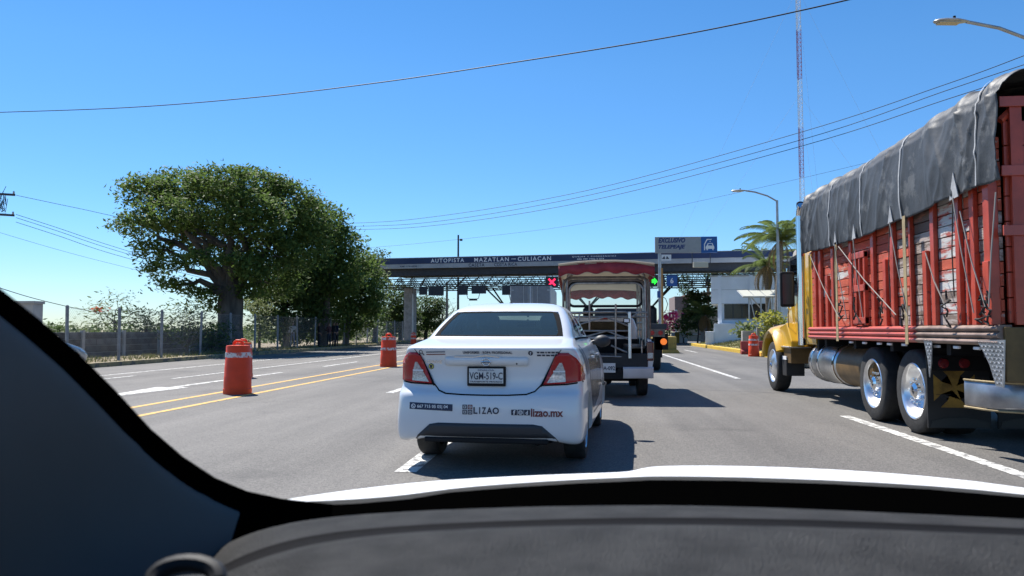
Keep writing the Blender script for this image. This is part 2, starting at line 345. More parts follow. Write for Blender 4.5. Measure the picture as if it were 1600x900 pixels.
# ---------------------------------------------------------------- foliage
def crown(name, m, parent, clumps, L=.26, W=.12, seed=1, spread=.45, per=11, flat=.5, hang=0.0, shell=.75):
    """Leaf sprays through the volume of ellipsoids (centre, radii, number of sprays), as one mesh of leaf faces."""
    rg = np.random.default_rng(seed); P = []
    for c, r, n in clumps:
        d = rg.normal(size=(n, 3)); d /= np.linalg.norm(d, axis=1)[:, None]
        rad = rg.uniform(0, 1, n)**(1/3); rad = np.where(rg.uniform(0, 1, n) < shell, .72+.33*rg.uniform(0, 1, n), rad)
        P.append(np.array(c)+d*rad[:, None]*np.array(r))
    P = np.concatenate(P); n = len(P)*per
    off = rg.normal(size=(n, 3))*np.array([spread, spread, spread*.42]); off[:, 2] -= hang*np.abs(rg.normal(size=n))
    c = np.repeat(P, per, 0)+off
    a = rg.uniform(0, 2*np.pi, n); til = rg.normal(0, flat, n)
    u = np.stack([np.cos(a)*np.cos(til), np.sin(a)*np.cos(til), np.sin(til)-.25], 1); u /= np.linalg.norm(u, axis=1)[:, None]
    q = rg.normal(size=(n, 3))*flat+np.array([0, 0, 1.0]); wv = np.cross(u, q); wv /= np.linalg.norm(wv, axis=1)[:, None]
    s = rg.uniform(.45, 1.5, n)[:, None]
    nn = np.cross(u, wv)
    v = np.stack([c-u*L*.5*s, c+wv*W*.5*s+nn*.02*s, c+u*L*.5*s, c-wv*W*.5*s+nn*.02*s], 1).reshape(-1, 3)
    me = bpy.data.meshes.new(name); me.vertices.add(4*n); me.vertices.foreach_set('co', v.astype(np.float32).ravel())
    me.loops.add(4*n); me.loops.foreach_set('vertex_index', np.arange(4*n, dtype=np.int32)); me.polygons.add(n)
    me.polygons.foreach_set('loop_start', np.arange(0, 4*n, 4, dtype=np.int32)); me.polygons.foreach_set('loop_total', np.full(n, 4, dtype=np.int32))
    me.update(calc_edges=True); me.validate()
    return link(name, me, m, parent)
def limb(mb, p0, p1, r0, r1, rnd, wig=.06, n=7, k=6):
    p0, p1 = Vector(p0), Vector(p1); d = p1-p0; ln = d.length; pts = []
    for i in range(k+1):
        t = i/k; o = Vector((rnd.uniform(-1, 1), rnd.uniform(-1, 1), rnd.uniform(-1, 1)))*wig*ln*math.sin(math.pi*t)
        pts.append(p0+d*t+o+Vector((0, 0, .12*ln*math.sin(math.pi*t)*0.6)))
    mb.tube(pts, [r0+(r1-r0)*(i/k) for i in range(k+1)], n); return pts
def tree(base, label, clumps, fork, tr, m, seed, name='leafy_tree', group=None, sub=2, crownkw={}, limbs=None, bark='tree_bark', cat='tree'):
    """clumps in world coordinates; fork = height of the fork; tr = trunk radius."""
    base = Vector(base); t = thing(name, base, label, cat, group); rnd = random.Random(seed)
    loc = [((Vector(c)-base), r, n) for c, r, n in clumps]
    mb = MB(); f = Vector((rnd.uniform(-.1, .1)*fork, rnd.uniform(-.1, .1)*fork, fork))
    mb.tube([(0, 0, -.1), (0, 0, fork*.08), f*.4, f*.8, f+Vector((0, 0, tr*.6))], [tr*1.35, tr*1.08, tr*.95, tr, tr*.75], 14)
    for c, r, n in (loc if limbs is None else [loc[i] for i in limbs]):
        pts = limb(mb, f*.93, c, tr*.38, tr*.07, rnd, .09)
        for k in range(sub):
            s = pts[rnd.randint(3, 5)]; d = Vector((rnd.gauss(0, 1), rnd.gauss(0, 1), rnd.gauss(0.2, .7))).normalized()
            limb(mb, s, s+Vector((d.x*r[0], d.y*r[1], d.z*r[2]))*.9, tr*.14, tr*.03, rnd, .08, 5, 4)
    mb.build('trunk', M[bark], t, smooth=60)
    crown('crown', m, t, loc, seed=seed, **crownkw); return t
def px_clumps(lst, d, dens):
    """(px, py, rx, ry, depth offset) in photograph pixels at camera depth d -> ellipsoids."""
    out = []
    for px, py, rx, ry, dd in lst:
        s = (d+dd)/FPX; out.append((dep(px, py, d+dd), (rx*s, (rx+ry)/2*s*1.1, ry*s), max(3, int(rx*ry*dens))))
    return out
# the big spreading tree
cl = px_clumps([(235, 300, 46, 26, 0), (290, 288, 55, 24, 2), (350, 285, 55, 24, -2), (405, 292, 50, 26, 1), (450, 312, 42, 28, 2), (215, 350, 34, 18, 1),
                (270, 335, 55, 26, -2), (330, 330, 60, 30, 3), (390, 338, 55, 34, -2), (445, 355, 45, 34, 2), (235, 388, 28, 14, 0), (300, 372, 40, 18, 2),
                (245, 415, 14, 16, 0), (365, 380, 40, 22, 3), (420, 398, 46, 30, 0), (470, 388, 40, 36, 3), (270, 446, 28, 9, -1), (318, 458, 22, 10, -1), (335, 475, 14, 10, 0),
                (430, 440, 40, 26, 3), (490, 345, 30, 34, 4), (330, 402, 34, 13, -3), (392, 420, 26, 18, -2), (385, 452, 22, 14, 0), (275, 408, 24, 9, -2)], 42, .085)
tb = dep(359, 556, 42); tb.z = .12
tree(tb, 'big spreading tree with a thick pale trunk and wide domed crown behind the wire fence', cl, 3.4, .68, M['leaf_tree'], 11,
     name='spreading_tree', limbs=[0, 1, 2, 3, 5, 6, 8, 9, 10, 13, 14, 16, 17, 19], crownkw=dict(L=.25, W=.105, spread=.34, per=24, flat=.5, shell=.6), sub=3)
G_WOOD = 'trees by the left end of the toll canopy'
def wood(px, base_y, d, lst, fork, tr, m, seed, label, dens=.11, **k):
    b = dep(px, base_y, d); b.z = .12
    return tree(b, label, px_clumps(lst, d, dens), fork, tr, M[m], seed, group=G_WOOD, crownkw=dict(L=.27, W=.12, spread=.38, per=22, flat=.55, shell=.6), **k)
wood(447, 545, 50, [(420, 470, 26, 30, 0), (455, 440, 34, 40, 0), (430, 505, 22, 24, -1), (470, 480, 34, 40, 1), (452, 515, 30, 22, 2)], 3.0, .2, 'leaf_dark', 21, 'dense dark tree with low foliage right beside the big spreading tree')
wood(505, 545, 52, [(505, 350, 34, 30, 0), (530, 385, 34, 34, 0), (495, 395, 40, 40, 1), (520, 430, 44, 34, 0), (480, 445, 34, 40, 0), (510, 480, 40, 36, 2), (500, 515, 36, 16, 2)], 3.4, .25, 'leaf_tree', 22, 'tall round tree in the middle of the clump beside the toll canopy')
wood(540, 544, 56, [(550, 410, 34, 22, 0), (565, 435, 34, 24, 0), (540, 460, 36, 30, 0), (575, 465, 24, 26, 0), (560, 490, 34, 26, 1), (535, 510, 30, 18, 1)], 3.0, .22, 'leaf_tree', 23, 'lighter green tree hiding the left end of the toll canopy')
wood(585, 542, 66, [(575, 415, 22, 18, 0), (592, 450, 14, 20, 0), (580, 490, 22, 22, 0), (590, 397, 10, 7, 0), (560, 505, 26, 20, 1)], 3.0, .2, 'leaf_olive', 24, 'olive green tree whose top twigs stand above the toll canopy roof')
wood(625, 541, 84, [(620, 465, 24, 20, 0), (630, 495, 26, 24, 0), (610, 500, 20, 26, 0)], 2.6, .2, 'leaf_dark', 25, 'dark tree seen under the toll canopy by its left column', dens=.26)
wood(665, 541, 88, [(662, 480, 26, 18, 0), (675, 500, 18, 20, 0), (650, 505, 26, 22, 0), (685, 475, 12, 10, 0)], 2.6, .2, 'leaf_dark', 26, 'dark rounded tree seen under the toll canopy left of the sedan roof', dens=.26)
# bare twigs by the sedan
def bare(base, label, H, seed, group=None):
    t = thing('bare_tree', base, label, 'tree', group); rnd = random.Random(seed); mb = MB()
    mb.tube([(0, 0, -.1), (0, 0, H*.35)], [.12, .09], 7)
    for k in range(16):
        p = Vector((0, 0, H*rnd.uniform(.2, .36))); q = p+Vector((rnd.gauss(0, .24)*H, rnd.gauss(0, .24)*H, rnd.uniform(.3, .62)*H)); pts = limb(mb, p, q, .06, .015, rnd, .08, 5, 4)
        for j in range(5):
            s = pts[rnd.randint(1, 4)]; limb(mb, s, s+Vector((rnd.gauss(0, .14)*H, rnd.gauss(0, .14)*H, rnd.uniform(.05, .25)*H)), .02, .008, rnd, .1, 4, 3)
    mb.build('trunk', M['tree_bark'], t); return t
b = dep(688, 541, 95); b.z = 0; bare(b, 'leafless grey tree between the dark tree and the white sedan', 5.2, 5)
# wispy growth behind the wire fence
WL = dict(L=.20, W=.065, spread=.42, per=15, flat=.35, shell=.4)
def wisp(px, base_y, d, lst, m, seed, label, dens, fork=1.2, tr=.08, kw=WL, flowers=None, **k):
    b = dep(px, base_y, d); b.z = .05; c = px_clumps(lst, d, dens)
    t = tree(b, label, c, fork, tr, M[m], seed, name='shrub_tree', group='shrubs and thin trees behind the wire fence', crownkw=kw, **k)
    if flowers:
        crown('blossom', M['petal_red'], t, [(p-b, r, n) for p, r, n in px_clumps(flowers, d, .12)], L=.2, W=.16, seed=seed+1, spread=.16, per=10)
    return t
wisp(185, 545, 38, [(185, 468, 26, 8, 0), (160, 485, 30, 7, 0), (215, 487, 28, 8, 0), (180, 500, 34, 8, 0), (225, 505, 26, 8, 1), (150, 508, 26, 7, 0)], 'leaf_olive', 31,
     'thin feathery tree with a few orange red blossoms rising above the dark block wall', .045, 1.6, .09, flowers=[(153, 483, 3, 1, 0)], sub=3)
wisp(232, 545, 37, [(230, 500, 16, 14, 0), (245, 515, 22, 10, 0), (215, 515, 20, 8, 0)], 'leaf_tree', 32, 'low bush over the block wall between two fence posts', .08)
wisp(292, 553, 36, [(292, 482, 16, 12, 0), (300, 500, 24, 14, 0), (285, 520, 22, 18, 0), (310, 525, 22, 18, 0), (325, 508, 12, 7, 0)], 'leaf_olive', 33, 'bushy grey green shrub growing through the wire fence left of the big trunk', .075, .6, sub=3)
wisp(332, 552, 37, [(330, 535, 16, 12, 0), (322, 545, 14, 8, 0), (345, 520, 10, 12, 0)], 'leaf_dark', 34, 'small dark shrub at the foot of the fence beside the big trunk', .1, .4)
wisp(92, 540, 42, [(92, 512, 14, 8, 0), (105, 516, 12, 6, 0)], 'leaf_dark', 35, 'small dark bush showing above the block wall behind the silver car', .1, .8)
wisp(405, 548, 46, [(398, 470, 14, 14, 0), (405, 490, 12, 22, 0), (412, 520, 14, 16, 0)], 'leaf_pale', 36, 'pale sunlit climber hanging at the left edge of the dark trees', .11, 1.5)
# far treeline beyond the field
rg = random.Random(8); cl = []
for k in range(90):
    a = -62+k*.62; d = 330+rg.uniform(-30, 30); h = rg.uniform(2, 4.5)
    cl.append(((d*math.sin(R(a)), d*math.cos(R(a)), h*.5-.9), (4.5, 4, h*.8), 16))
tag(crown('treeline', M['leaf_dark'], None, cl, L=1.3, W=.9, seed=77, spread=.9, per=10), kind='stuff')
rg = random.Random(9); cl = [((rg.uniform(-75, -22), rg.uniform(60, 190), .1), (rg.uniform(.8, 2), rg.uniform(.8, 2), rg.uniform(.3, .7)), 9) for k in range(220)]
tag(crown('scrub_undergrowth', M['leaf_olive'], None, cl, L=.5, W=.25, seed=78, spread=.5, per=9), kind='stuff')

# ---------------------------------------------------------------- wire fence, block wall, gate pillar
FX = KX-1.0
fence = thing('wire_fence', (FX, 24, .13), 'chain link fence on grey steel posts along the left verge', 'fence')
mb = MB(); mb.lathe([(.055, 0), (.055, 1.95), (.03, 1.98), (0, 1.98)], n=8); pm = mb.mesh('post'); pm.materials.append(M['post'])
ys = [0.4, 3.3, 6.2, 9.4, 12.4, 15.2, 18.2, 21.2, 24.2, 27.2, 30.2, 33.2, 36.2, 39.2, 42.2, 45.2, 48.2, 51.2]
for y in ys:
    o = bpy.data.objects.new('post', pm); COL.objects.link(o); o.parent = fence; o.location = (0, y, 0); o.rotation_euler = (0, R(random.Random(y).uniform(-1.5, 1.5)), 0)
mb = MB(); yl = 51.2; st = .11; h = 1.8
def wire(mb, a, b, r=.0022):
    mb.tube([a, b], r, 3, cap=False)
for k in range(int((yl+h)/st)):
    for sgn in (1, -1):
        y0 = k*st-h if sgn > 0 else k*st
        a = [0.03, y0, .08]; b_ = [0.03, y0+sgn*h, .08+h]
        if sgn > 0 and y0 < .3: a = [.03, .3, .08+.3-y0]
        if sgn < 0 and b_[1] < .3: b_ = [.03, .3, .08+y0-.3]
        if sgn > 0 and b_[1] > yl: b_ = [.03, yl, .08+yl-y0]
        if a[2] < b_[2]: wire(mb, a, b_)
for z in (.08, 1.0, 1.88): wire(mb, (.03, .3, z), (.03, yl, z), .004)
tag(mb.build('wire_mesh', M['post'], fence), kind='stuff')
# block wall
wall = thing('block_wall', (-20.6, 25.5, .05), 'low weathered dark block wall behind the wire fence', 'wall')
M['block'] = [mat('dark_block', (.085, .085, .08), .95, var=.3, vscale=2, bump=.5, bscale=20), mat('grey_block', (.12, .118, .11), .95, var=.35, vscale=2, bump=.5, bscale=20), mat('brown_block', (.10, .09, .075), .95, var=.3, vscale=2, bump=.5, bscale=20)]
mb = MB(); mb.bx(.015, .16, 0, 16, 0, 1.12); mb.build('mortar', M['concrete'], wall)
bms = []
for q in M['block']:
    mb = MB(); mb.box((0, 0, 0), (.2, .98, .262)); me = mb.mesh('block'); me.materials.append(q); bms.append(me)
rb = random.Random(4)
for r in range(4):
    for k in range(16):
        y = k+.5+(.25 if r % 2 else -.05)
        if y > 15.6: continue
        o = bpy.data.objects.new('block', rb.choice(bms)); COL.objects.link(o); o.parent = wall; o.location = (.1+rb.uniform(-.008, .008), y, .14+r*.28)
for k in range(6):
    mb = MB(); mb.box((.22, 1.2+k*2.8, .6), (.12, .16, 1.2)); mb.build('buttress', M['concrete'], wall)
pb = dep(40, 565, 27.5); t = thing('gate_pillar', (pb.x, pb.y, .1), 'tall grey concrete gate pillar behind the windscreen pillar edge', 'pillar')
mb = MB(); mb.bx(-.42, .42, -.25, .25, 0, 2.1); mb.build('shaft', M['concrete'], t, bev=.02)
mb = MB(); mb.bx(-.46, .46, -.29, .29, 2.1, 2.2); mb.build('cap', M['concrete'], t, bev=.01)
# ================================================================ CARS
M['gap'] = mat('panel_gap', (.01, .01, .011), .8, spec=.05)
M['trim'] = mat('dark_car_trim', (.03, .032, .036), .55)
M['cabin'] = mat('dark_cabin_cloth', (.17, .18, .185), .9, var=.2)
M['lamp_red'] = mat('red_lamp_lens', (.36, .006, .012), .25, coat=.25, spec=.4)
M['lamp_clear'] = mat('clear_lamp_lens', (.42, .43, .45), .2, .3, var=.35, vscale=60, coat=1)
M['lamp_amber'] = mat('amber_lamp_lens', (.75, .26, .02), .25, coat=1)
M['navy'] = mat('navy_print', (.012, .022, .06), .4)
M['print'] = mat('dark_print', (.02, .025, .05), .45)
M['print_grey'] = mat('grey_print', (.14, .16, .22), .45)
M['print_red'] = mat('brown_red_print', (.16, .02, .02), .45)
M['white_print'] = mat('white_print', (.8, .8, .8), .5)
M['plate_white'] = mat('plate_white', (.62, .62, .60), .5, var=.08)
M['car_glass'] = glass('tinted_car_glass', (.66, .80, .76), .01, veil=.04)
M['dark_glass'] = glass('dark_car_glass', (.10, .12, .13), .05)

def wheel(parent, c, r, w, m_rim='alu', side=1, spokes=5, name='wheel', dish=.0):
    """Tyre with tread shoulders, rim dish and spokes; the axle runs along x, the outer face looks to side*x."""
    o = bpy.data.objects.new(name, None); 
    mb = MB(); rr = r*.66
    mb.lathe([(rr, -w/2+.01), (r*.93, -w/2), (r*.985, -w*.42), (r, -w*.3), (r, w*.3), (r*.985, w*.42), (r*.93, w/2), (rr, w/2-.01)], c, 'X', 28, cap=False)
    t = mb.build('wheel', M['rubber'], parent, smooth=50)
    mb = MB(); s = side; e = w/2
    if dish > 0: pf = [(rr*1.03, e-.012), (rr*.99, e+.0), (rr*.93, e-.012), (rr*.88, e-.04), (rr*.82, e-.13), (rr*.74, e-.165), (rr*.42, e-.17), (0, e-.16)]
    elif dish < 0: pf = [(rr*1.03, e-.012), (rr*.99, e), (rr*.93, e-.012), (rr*.86, e-.05), (rr*.7, e-.02), (rr*.4, e+.03), (0, e+.03)]
    else: pf = [(rr*1.02, e-.012), (rr*.97, e-.004), (rr*.93, e-.02), (rr*.88, e-.06), (rr*.3, e-.075), (0, e-.07)]
    mb.lathe([(a_, s*b_) for a_, b_ in pf], c, 'X', 32, cap=False)
    if dish == 0: mb.lathe([(rr*.26, s*(e-.07)), (rr*.24, s*(e-.03)), (0, s*(e-.025))], c, 'X', 14)
    for k in range(spokes):
        a = 2*math.pi*k/spokes; d = Vector((0, math.cos(a), math.sin(a)))
        mb.tube([Vector(c)+d*rr*.2+Vector((s*(e-.04), 0, 0)), Vector(c)+d*rr*.92+Vector((s*(e-.03), 0, 0))], [rr*.14, rr*.10], 6)
    mb.build('rim', M[m_rim], t, smooth=40); return t

def car_shell(parent, rings, colour, glassm, rear_cols, side_y, B, E, wheels, zfun=None, rear_glass=True, body='body', fracs=(0, .12, .5, .56, .92, 1.0)):
    """Body from stacked plan outlines; the window cells are cut out and filled with panes."""
    def ring(z, w, r, f, bow, fc=.22):
        q = min(1, (f-r)/1.6); fc *= q*(.8 if z < .8 else 1)
        h = [(u*w, r+bow*u*u) for u in (0, .2, .4, .6, .76)]+[(.90*w, r+bow*.85+.01), (.975*w, r+bow+.062*q), (w, r+bow+fc*.85)]
        y0, y1 = r+bow+fc, f-.42*q
        h += [(w, y0+(y1-y0)*t) for t in fracs[1:]]
        h += [(w*.965, f-.16*q), (w*.85, f-.05*q), (w*.45, f), (0, f+.01)]
        full = [(x, y, z) for x, y in h]+[(-x, y, z) for x, y in h[-2:0:-1]]
        return [(x, y, zfun(x, y, z) if zfun else z) for x, y, z in full], len(h)
    secs = []
    for g in rings: q, nh = ring(*g); secs.append(q)
    n = len(secs[0]); nr = len(secs)
    vs = [p for q in secs for p in q]; fs = []; mi = []
    ns = len(fracs)
    for k in range(nr-1):
        for i in range(n):
            j = (i+1) % n; m_ = min(i, n-1-i); d = 0
            if B <= k < E:
                if m_ < rear_cols and rear_glass: d = 1
                elif m_ == 8: d = 2
                elif m_ == 10: d = 3
                elif m_ >= 8+ns: d = 4
            fs.append((k*n+i, k*n+j, (k+1)*n+j, (k+1)*n+i)); mi.append(d)
    fs += [tuple(range(n-1, -1, -1)), tuple((nr-1)*n+i for i in range(n))]; mi += [0, 0]
    me = bpy.data.meshes.new(body); me.from_pydata(vs, [], fs); me.polygons.foreach_set('material_index', mi)
    b = link(body, me, [colour, M['gap'], M['trim'], M['cabin'], M['black']], parent, True)
    u = b.modifiers.new('round', 'SUBSURF'); u.levels = u.render_levels = 2; bake(b)
    cut = []
    for (x, y, z, r) in wheels:
        mb = MB(); mb.lathe([(r, -.32), (r, .5)] if x > 0 else [(r, -.5), (r, .32)], (x, y, z), 'X', 36)
        c = mb.build('cutter', None, parent); cut.append(c)
        bo = b.modifiers.new('arch', 'BOOLEAN'); bo.object = c; bo.operation = 'DIFFERENCE'; bo.solver = 'FAST'
    bake(b)
    for c in cut: bpy.data.objects.remove(c)
    me = b.data; V = [v.co.copy() for v in me.vertices]; groups = {}
    for p in me.polygons:
        d = p.material_index if p.material_index < 5 else 0
        c = p.center
        groups.setdefault((d, c.x > 0) if d in (2, 3) else (d, True), []).append(tuple(p.vertices))
    def mk(name, faces, m):
        q = bpy.data.meshes.new(name); q.from_pydata(V, [], faces)
        bm = bmesh.new(); bm.from_mesh(q); bmesh.ops.delete(bm, geom=[v for v in bm.verts if not v.link_faces], context='VERTS'); bm.to_mesh(q); bm.free()
        return link(name, q, m, parent, True)
    bpy.data.objects.remove(b)
    b = mk(body, groups.pop((0, True)), [colour, M['cabin']])
    so = b.modifiers.new('shell', 'SOLIDIFY'); so.thickness = .025; so.offset = -1; so.material_offset = 1; so.material_offset_rim = 1; bake(b); angsmooth(b, 38)
    out = {}
    for (d, _), f in groups.items():
        nm = {1: 'rear_window', 2: 'side_window', 3: 'side_window', 4: 'windscreen'}[d]; out.setdefault(nm, mk(nm, f, glassm))
    return b, out
class Skin:
    """Lays flat outlines onto a body surface, seen along an axis of its own local frame."""
    def __init__(s, o):
        me = o.data; s.mid = (max(v.co.z for v in me.vertices)+min(v.co.z for v in me.vertices))/2; s.t = BVHTree.FromPolygons([v.co for v in me.vertices], [p.vertices[:] for p in me.polygons])
    def hit(s, a, b, axis):
        if axis == 'rear': r = s.t.ray_cast(Vector((a, -3, b)), Vector((0, 1, 0)))
        elif axis == 'right': r = s.t.ray_cast(Vector((4, a, b)), Vector((-1, 0, 0)))
        elif axis == 'left': r = s.t.ray_cast(Vector((-4, a, b)), Vector((1, 0, 0)))
        return r
    def patch(s, name, poly, m, parent, axis='rear', off=.004, step=.05, thick=0, faces=None):
        bm = bmesh.new()
        if faces is None:
            vs = [bm.verts.new((a, b, 0)) for a, b in poly]; bm.faces.new(vs)
        else:
            vs = [bm.verts.new((a, b, 0)) for a, b in poly]
            for f in faces:
                try: bm.faces.new([vs[i] for i in f])
                except ValueError: pass
        xs = [p[0] for p in poly]; zs = [p[1] for p in poly]
        for lo, hi, no in ((min(xs), max(xs), (1, 0, 0)), (min(zs), max(zs), (0, 1, 0))):
            k = int((hi-lo)/step)+1
            for i in range(1, k):
                q = lo+(hi-lo)*i/k
                bmesh.ops.bisect_plane(bm, geom=bm.verts[:]+bm.edges[:]+bm.faces[:], plane_co=(q if no[0] else 0, q if no[1] else 0, 0), plane_no=no)
        bmesh.ops.triangulate(bm, faces=[f for f in bm.faces if len(f.verts) > 4])
        last = None; nrm = {}
        for v in bm.verts:
            a, b = v.co.x, v.co.y; loc, n, _, _ = s.hit(a, b, axis)
            if loc is None and axis == 'rear':      # just off the edge: take the nearest place that the surface does cover
                for q in range(1, 30):
                    loc, n, _, _ = s.hit(a*(1-.01*q), b+(s.mid-b)*.02*q, axis)
                    if loc is not None: break
            if loc is None:
                loc, n, _, _ = s.t.find_nearest(Vector((a, .1, b)) if axis == 'rear' else Vector((.8 if axis == 'right' else -.8, a, b)))
            ax = {'rear': Vector((0, -1, 0)), 'right': Vector((1, 0, 0)), 'left': Vector((-1, 0, 0))}[axis]
            if n.dot(ax) < 0: n = -n
            nrm[v.index] = n; v.co = loc+n*off
        bm.normal_update()
        ax = {'rear': Vector((0, -1, 0)), 'right': Vector((1, 0, 0)), 'left': Vector((-1, 0, 0))}[axis]
        if sum((f.normal.dot(ax) for f in bm.faces)) < 0: bmesh.ops.reverse_faces(bm, faces=bm.faces[:])
        me = bpy.data.meshes.new(name); bm.to_mesh(me); bm.free()
        o = link(name, me, m, parent, True)
        if thick:
            so = o.modifiers.new('t', 'SOLIDIFY'); so.thickness = thick; so.offset = -1
        return o
    def text(s, txt, x0, x1, z0, z1, m, parent, axis='rear', bold=.0, shear=0, flip=False, name='lettering', off=.005, spacing=1):
        d, f = text_data(txt, bold, shear, spacing)
        p = [((x1-(x1-x0)*a) if flip else (x0+(x1-x0)*a), z0+(z1-z0)*b) for a, b in d]
        return s.patch(name, p, m, parent, axis, off, 9, 0, f)
def ribbon(pts, w):
    pts = [Vector((a, b)) for a, b in pts]; L = []; Rr = []
    for i, p in enumerate(pts):
        d = (pts[min(i+1, len(pts)-1)]-pts[max(0, i-1)]).normalized(); n = Vector((-d.y, d.x))*w/2
        L.append(p+n); Rr.append(p-n)
    return [(q.x, q.y) for q in L+Rr[::-1]]
def circ(cx, cz, r, n=20, a0=0): return [(cx+r*math.cos(a0+2*math.pi*k/n), cz+r*math.sin(a0+2*math.pi*k/n)) for k in range(n)]
def ringf(cx, cz, r0, r1, n=24):
    p = circ(cx, cz, r1, n)+circ(cx, cz, r0, n); return p, [(k, (k+1) % n, n+(k+1) % n, n+k) for k in range(n)]

# ---------------------------------------------------------------- the white saloon ahead
def saloon():
    c = dep(763, 650, 6.86); yaw = R(-4.2)
    t = thing('sedan', (c.x, c.y, 0), 'white four door sedan ahead with uniform shop lettering across its boot and bumper', 'car', rz=yaw)
    rings = [(.235, .78, .15, 4.18, .04), (.25, .83, .06, 4.30, .05), (.29, .848, .02, 4.36, .055), (.45, .852, .004, 4.42, .055), (.58, .845, .0, 4.44, .07), (.66, .845, .012, 4.44, .07),
             (.70, .843, .03, 4.43, .07), (.735, .84, .085, 4.42, .07), (.80, .84, .10, 4.40, .075), (.93, .836, .10, 4.34, .075), (1.03, .815, .075, 4.2, .075), (1.085, .79, .04, 4.0, .07),
             (1.112, .775, .03, 3.8, .065), (1.13, .755, .07, 3.55, .06), (1.16, .735, .28, 3.25, .05), (1.188, .715, .50, 3.0, .05), (1.20, .705, .54, 2.95, .05),
             (1.30, .675, .72, 2.74, .05), (1.40, .63, .93, 2.47, .05), (1.478, .582, 1.10, 2.24, .05), (1.50, .565, 1.15, 2.18, .05), (1.55, .50, 1.34, 2.05, .05), (1.572, .36, 1.55, 1.95, .05), (1.58, .12, 1.75, 1.9, .02)]
    zf = lambda x, y, z: z+(.075*max(0, 1-(x/.72)**4) if z < .26 and y < .5 else 0)-(max(0, y-3.0)*.16 if z > .6 else 0)-.02*(abs(x)/.8)**3*(1 if z > 1.45 else 0)
    wh = [(.74, .95, .31, .345), (-.74, .95, .31, .345), (.74, 3.5, .31, .345), (-.74, 3.5, .31, .345)]
    b, pn = car_shell(t, rings, M['white_paint'], M['car_glass'], 5, None, 16, 19, wh, zf)
    sk = Skin(b)
    for s in (1, -1):
        for y in (.95, 3.5): wheel(t, (s*.715, y, .305), .305, .2, side=s)
        mb = MB(); mb.tube([(s*.66, 2.72, 1.08), (s*.80, 2.72, 1.13)], .03, 8); mb.ball((s*.88, 2.70, 1.14), (.10, .07, .075), 12, 8); mb.build('door_mirror', M['trim'], t, smooth=True)
        m2 = lambda L: [(s*a, z) for a, z in L]
        tl = sk.patch('tail_light', m2([(.605, 1.045), (.645, 1.072), (.72, 1.07), (.775, 1.02), (.815, .95), (.833, .86), (.831, .815), (.70, .795), (.50, .783)]), M['lamp_red'], t, off=.014, thick=.02, step=.04)
        tl['label'] = 'red tail light with a clear inner wedge'
        sk.patch('clear_lens', m2([(.53, .798), (.69, .808), (.685, .90), (.66, .985), (.64, .985)]), M['lamp_clear'], tl, off=.0165)
        sk.patch('lens_divider', m2(ribbon([(.585, .905), (.685, .905)], .014)), M['white_paint'], tl, off=.0175)
        sk.patch('lamp_gasket', m2(ribbon([(.62, 1.062), (.49, .786), (.475, .765)], .02)), M['gap'], tl, off=.013)
        sk.patch('lower_gasket', m2(ribbon([(.49, .778), (.70, .786), (.83, .805)], .014)), M['gap'], tl, off=.006)
    sk.patch('boot_seam', ribbon([(-.62, 1.06), (-.49, .79), (-.43, .725), (-.36, .700), (-.2, .692), (0, .690), (.2, .692), (.36, .700), (.43, .725), (.49, .79), (.62, 1.06)], .012), M['gap'], t, off=.002, step=.03)
    for s in (1, -1): sk.patch('boot_seam', ribbon([(s*.63, 1.06), (s*.66, 1.10)], .007), M['gap'], t, off=.003)
    sk.patch('bumper_valance', [(-.64, .287), (-.60, .335), (-.50, .425), (-.42, .44), (.42, .44), (.50, .425), (.60, .335), (.64, .287), (.5, .28), (-.5, .28)], M['trim'], t, off=.006, thick=.01)
    yl = sk.hit(0, .315, 'rear')[0].y; mb = MB(); mb.bx(-.55, .55, yl+.0, yl+.12, .262, .308); mb.build('bumper_lip', M['black'], t, bev=.012)
    sk.patch('boot_garnish', [(-.375, .965), (-.36, .952), (.36, .952), (.375, .965), (.375, 1.02), (.36, 1.032), (-.36, 1.032), (-.375, 1.02)], M['white_paint'], t, off=.014, thick=.014)
    gar = sk
    # badge: ring crossed by a lettered bar
    p, f = ringf(0, .992, .030, .041); o = sk.patch('badge', p, M['chrome'], t, off=.024, step=9, faces=f, thick=.006)
    sk.patch('badge_bar', [(-.046, .984), (.046, .984), (.046, 1.0), (-.046, 1.0)], M['chrome'], o, off=.028, thick=.006)
    sk.text('NISSAN', -.04, .04, .987, .997, M['print'], o, bold=.02, off=.0295)
    sk.patch('boot_lock', circ(.27, .975, .008, 10), M['gap'], t, off=.016)
    sk.patch('garnish_chrome', ribbon([(-.29, 1.036), (-.1, 1.036), (-.05, 1.045), (0, 1.05), (.05, 1.045), (.1, 1.036), (.12, 1.034)], .008), M['chrome'], t, off=.014)
    # number plate in its dark frame
    y0 = sk.hit(0, .86, 'rear')[0].y
    mb = MB(); mb.bx(-.172, .172, y0-.03, y0+.05, .768, .945); pl = mb.build('number_plate', M['black'], t, bev=.008)
    mb = MB(); mb.bx(-.153, .153, y0-.034, y0-.02, .795, .928); mb.build('plate_face', M['plate_white'], pl)
    lettering('VGM-519-C', (-.148, y0-.0345, .828), (.296, 0, 0), (0, 0, .066), M['print'], pl, bold=.012, split=True)
    lettering('SINALOA', (-.075, y0-.0345, .905), (.15, 0, 0), (0, 0, .016), M['print_grey'], pl, bold=.02)
    lettering('TRANSPORTE PRIVADO', (-.145, y0-.0345, .802), (.29, 0, 0), (0, 0, .014), M['print'], pl, bold=.03)
    # print on boot and bumper
    sk.text('UNIFORMES - ROPA PROFESIONAL', -.205, .235, 1.062, 1.086, M['print'], t, bold=.03, spacing=1.1)
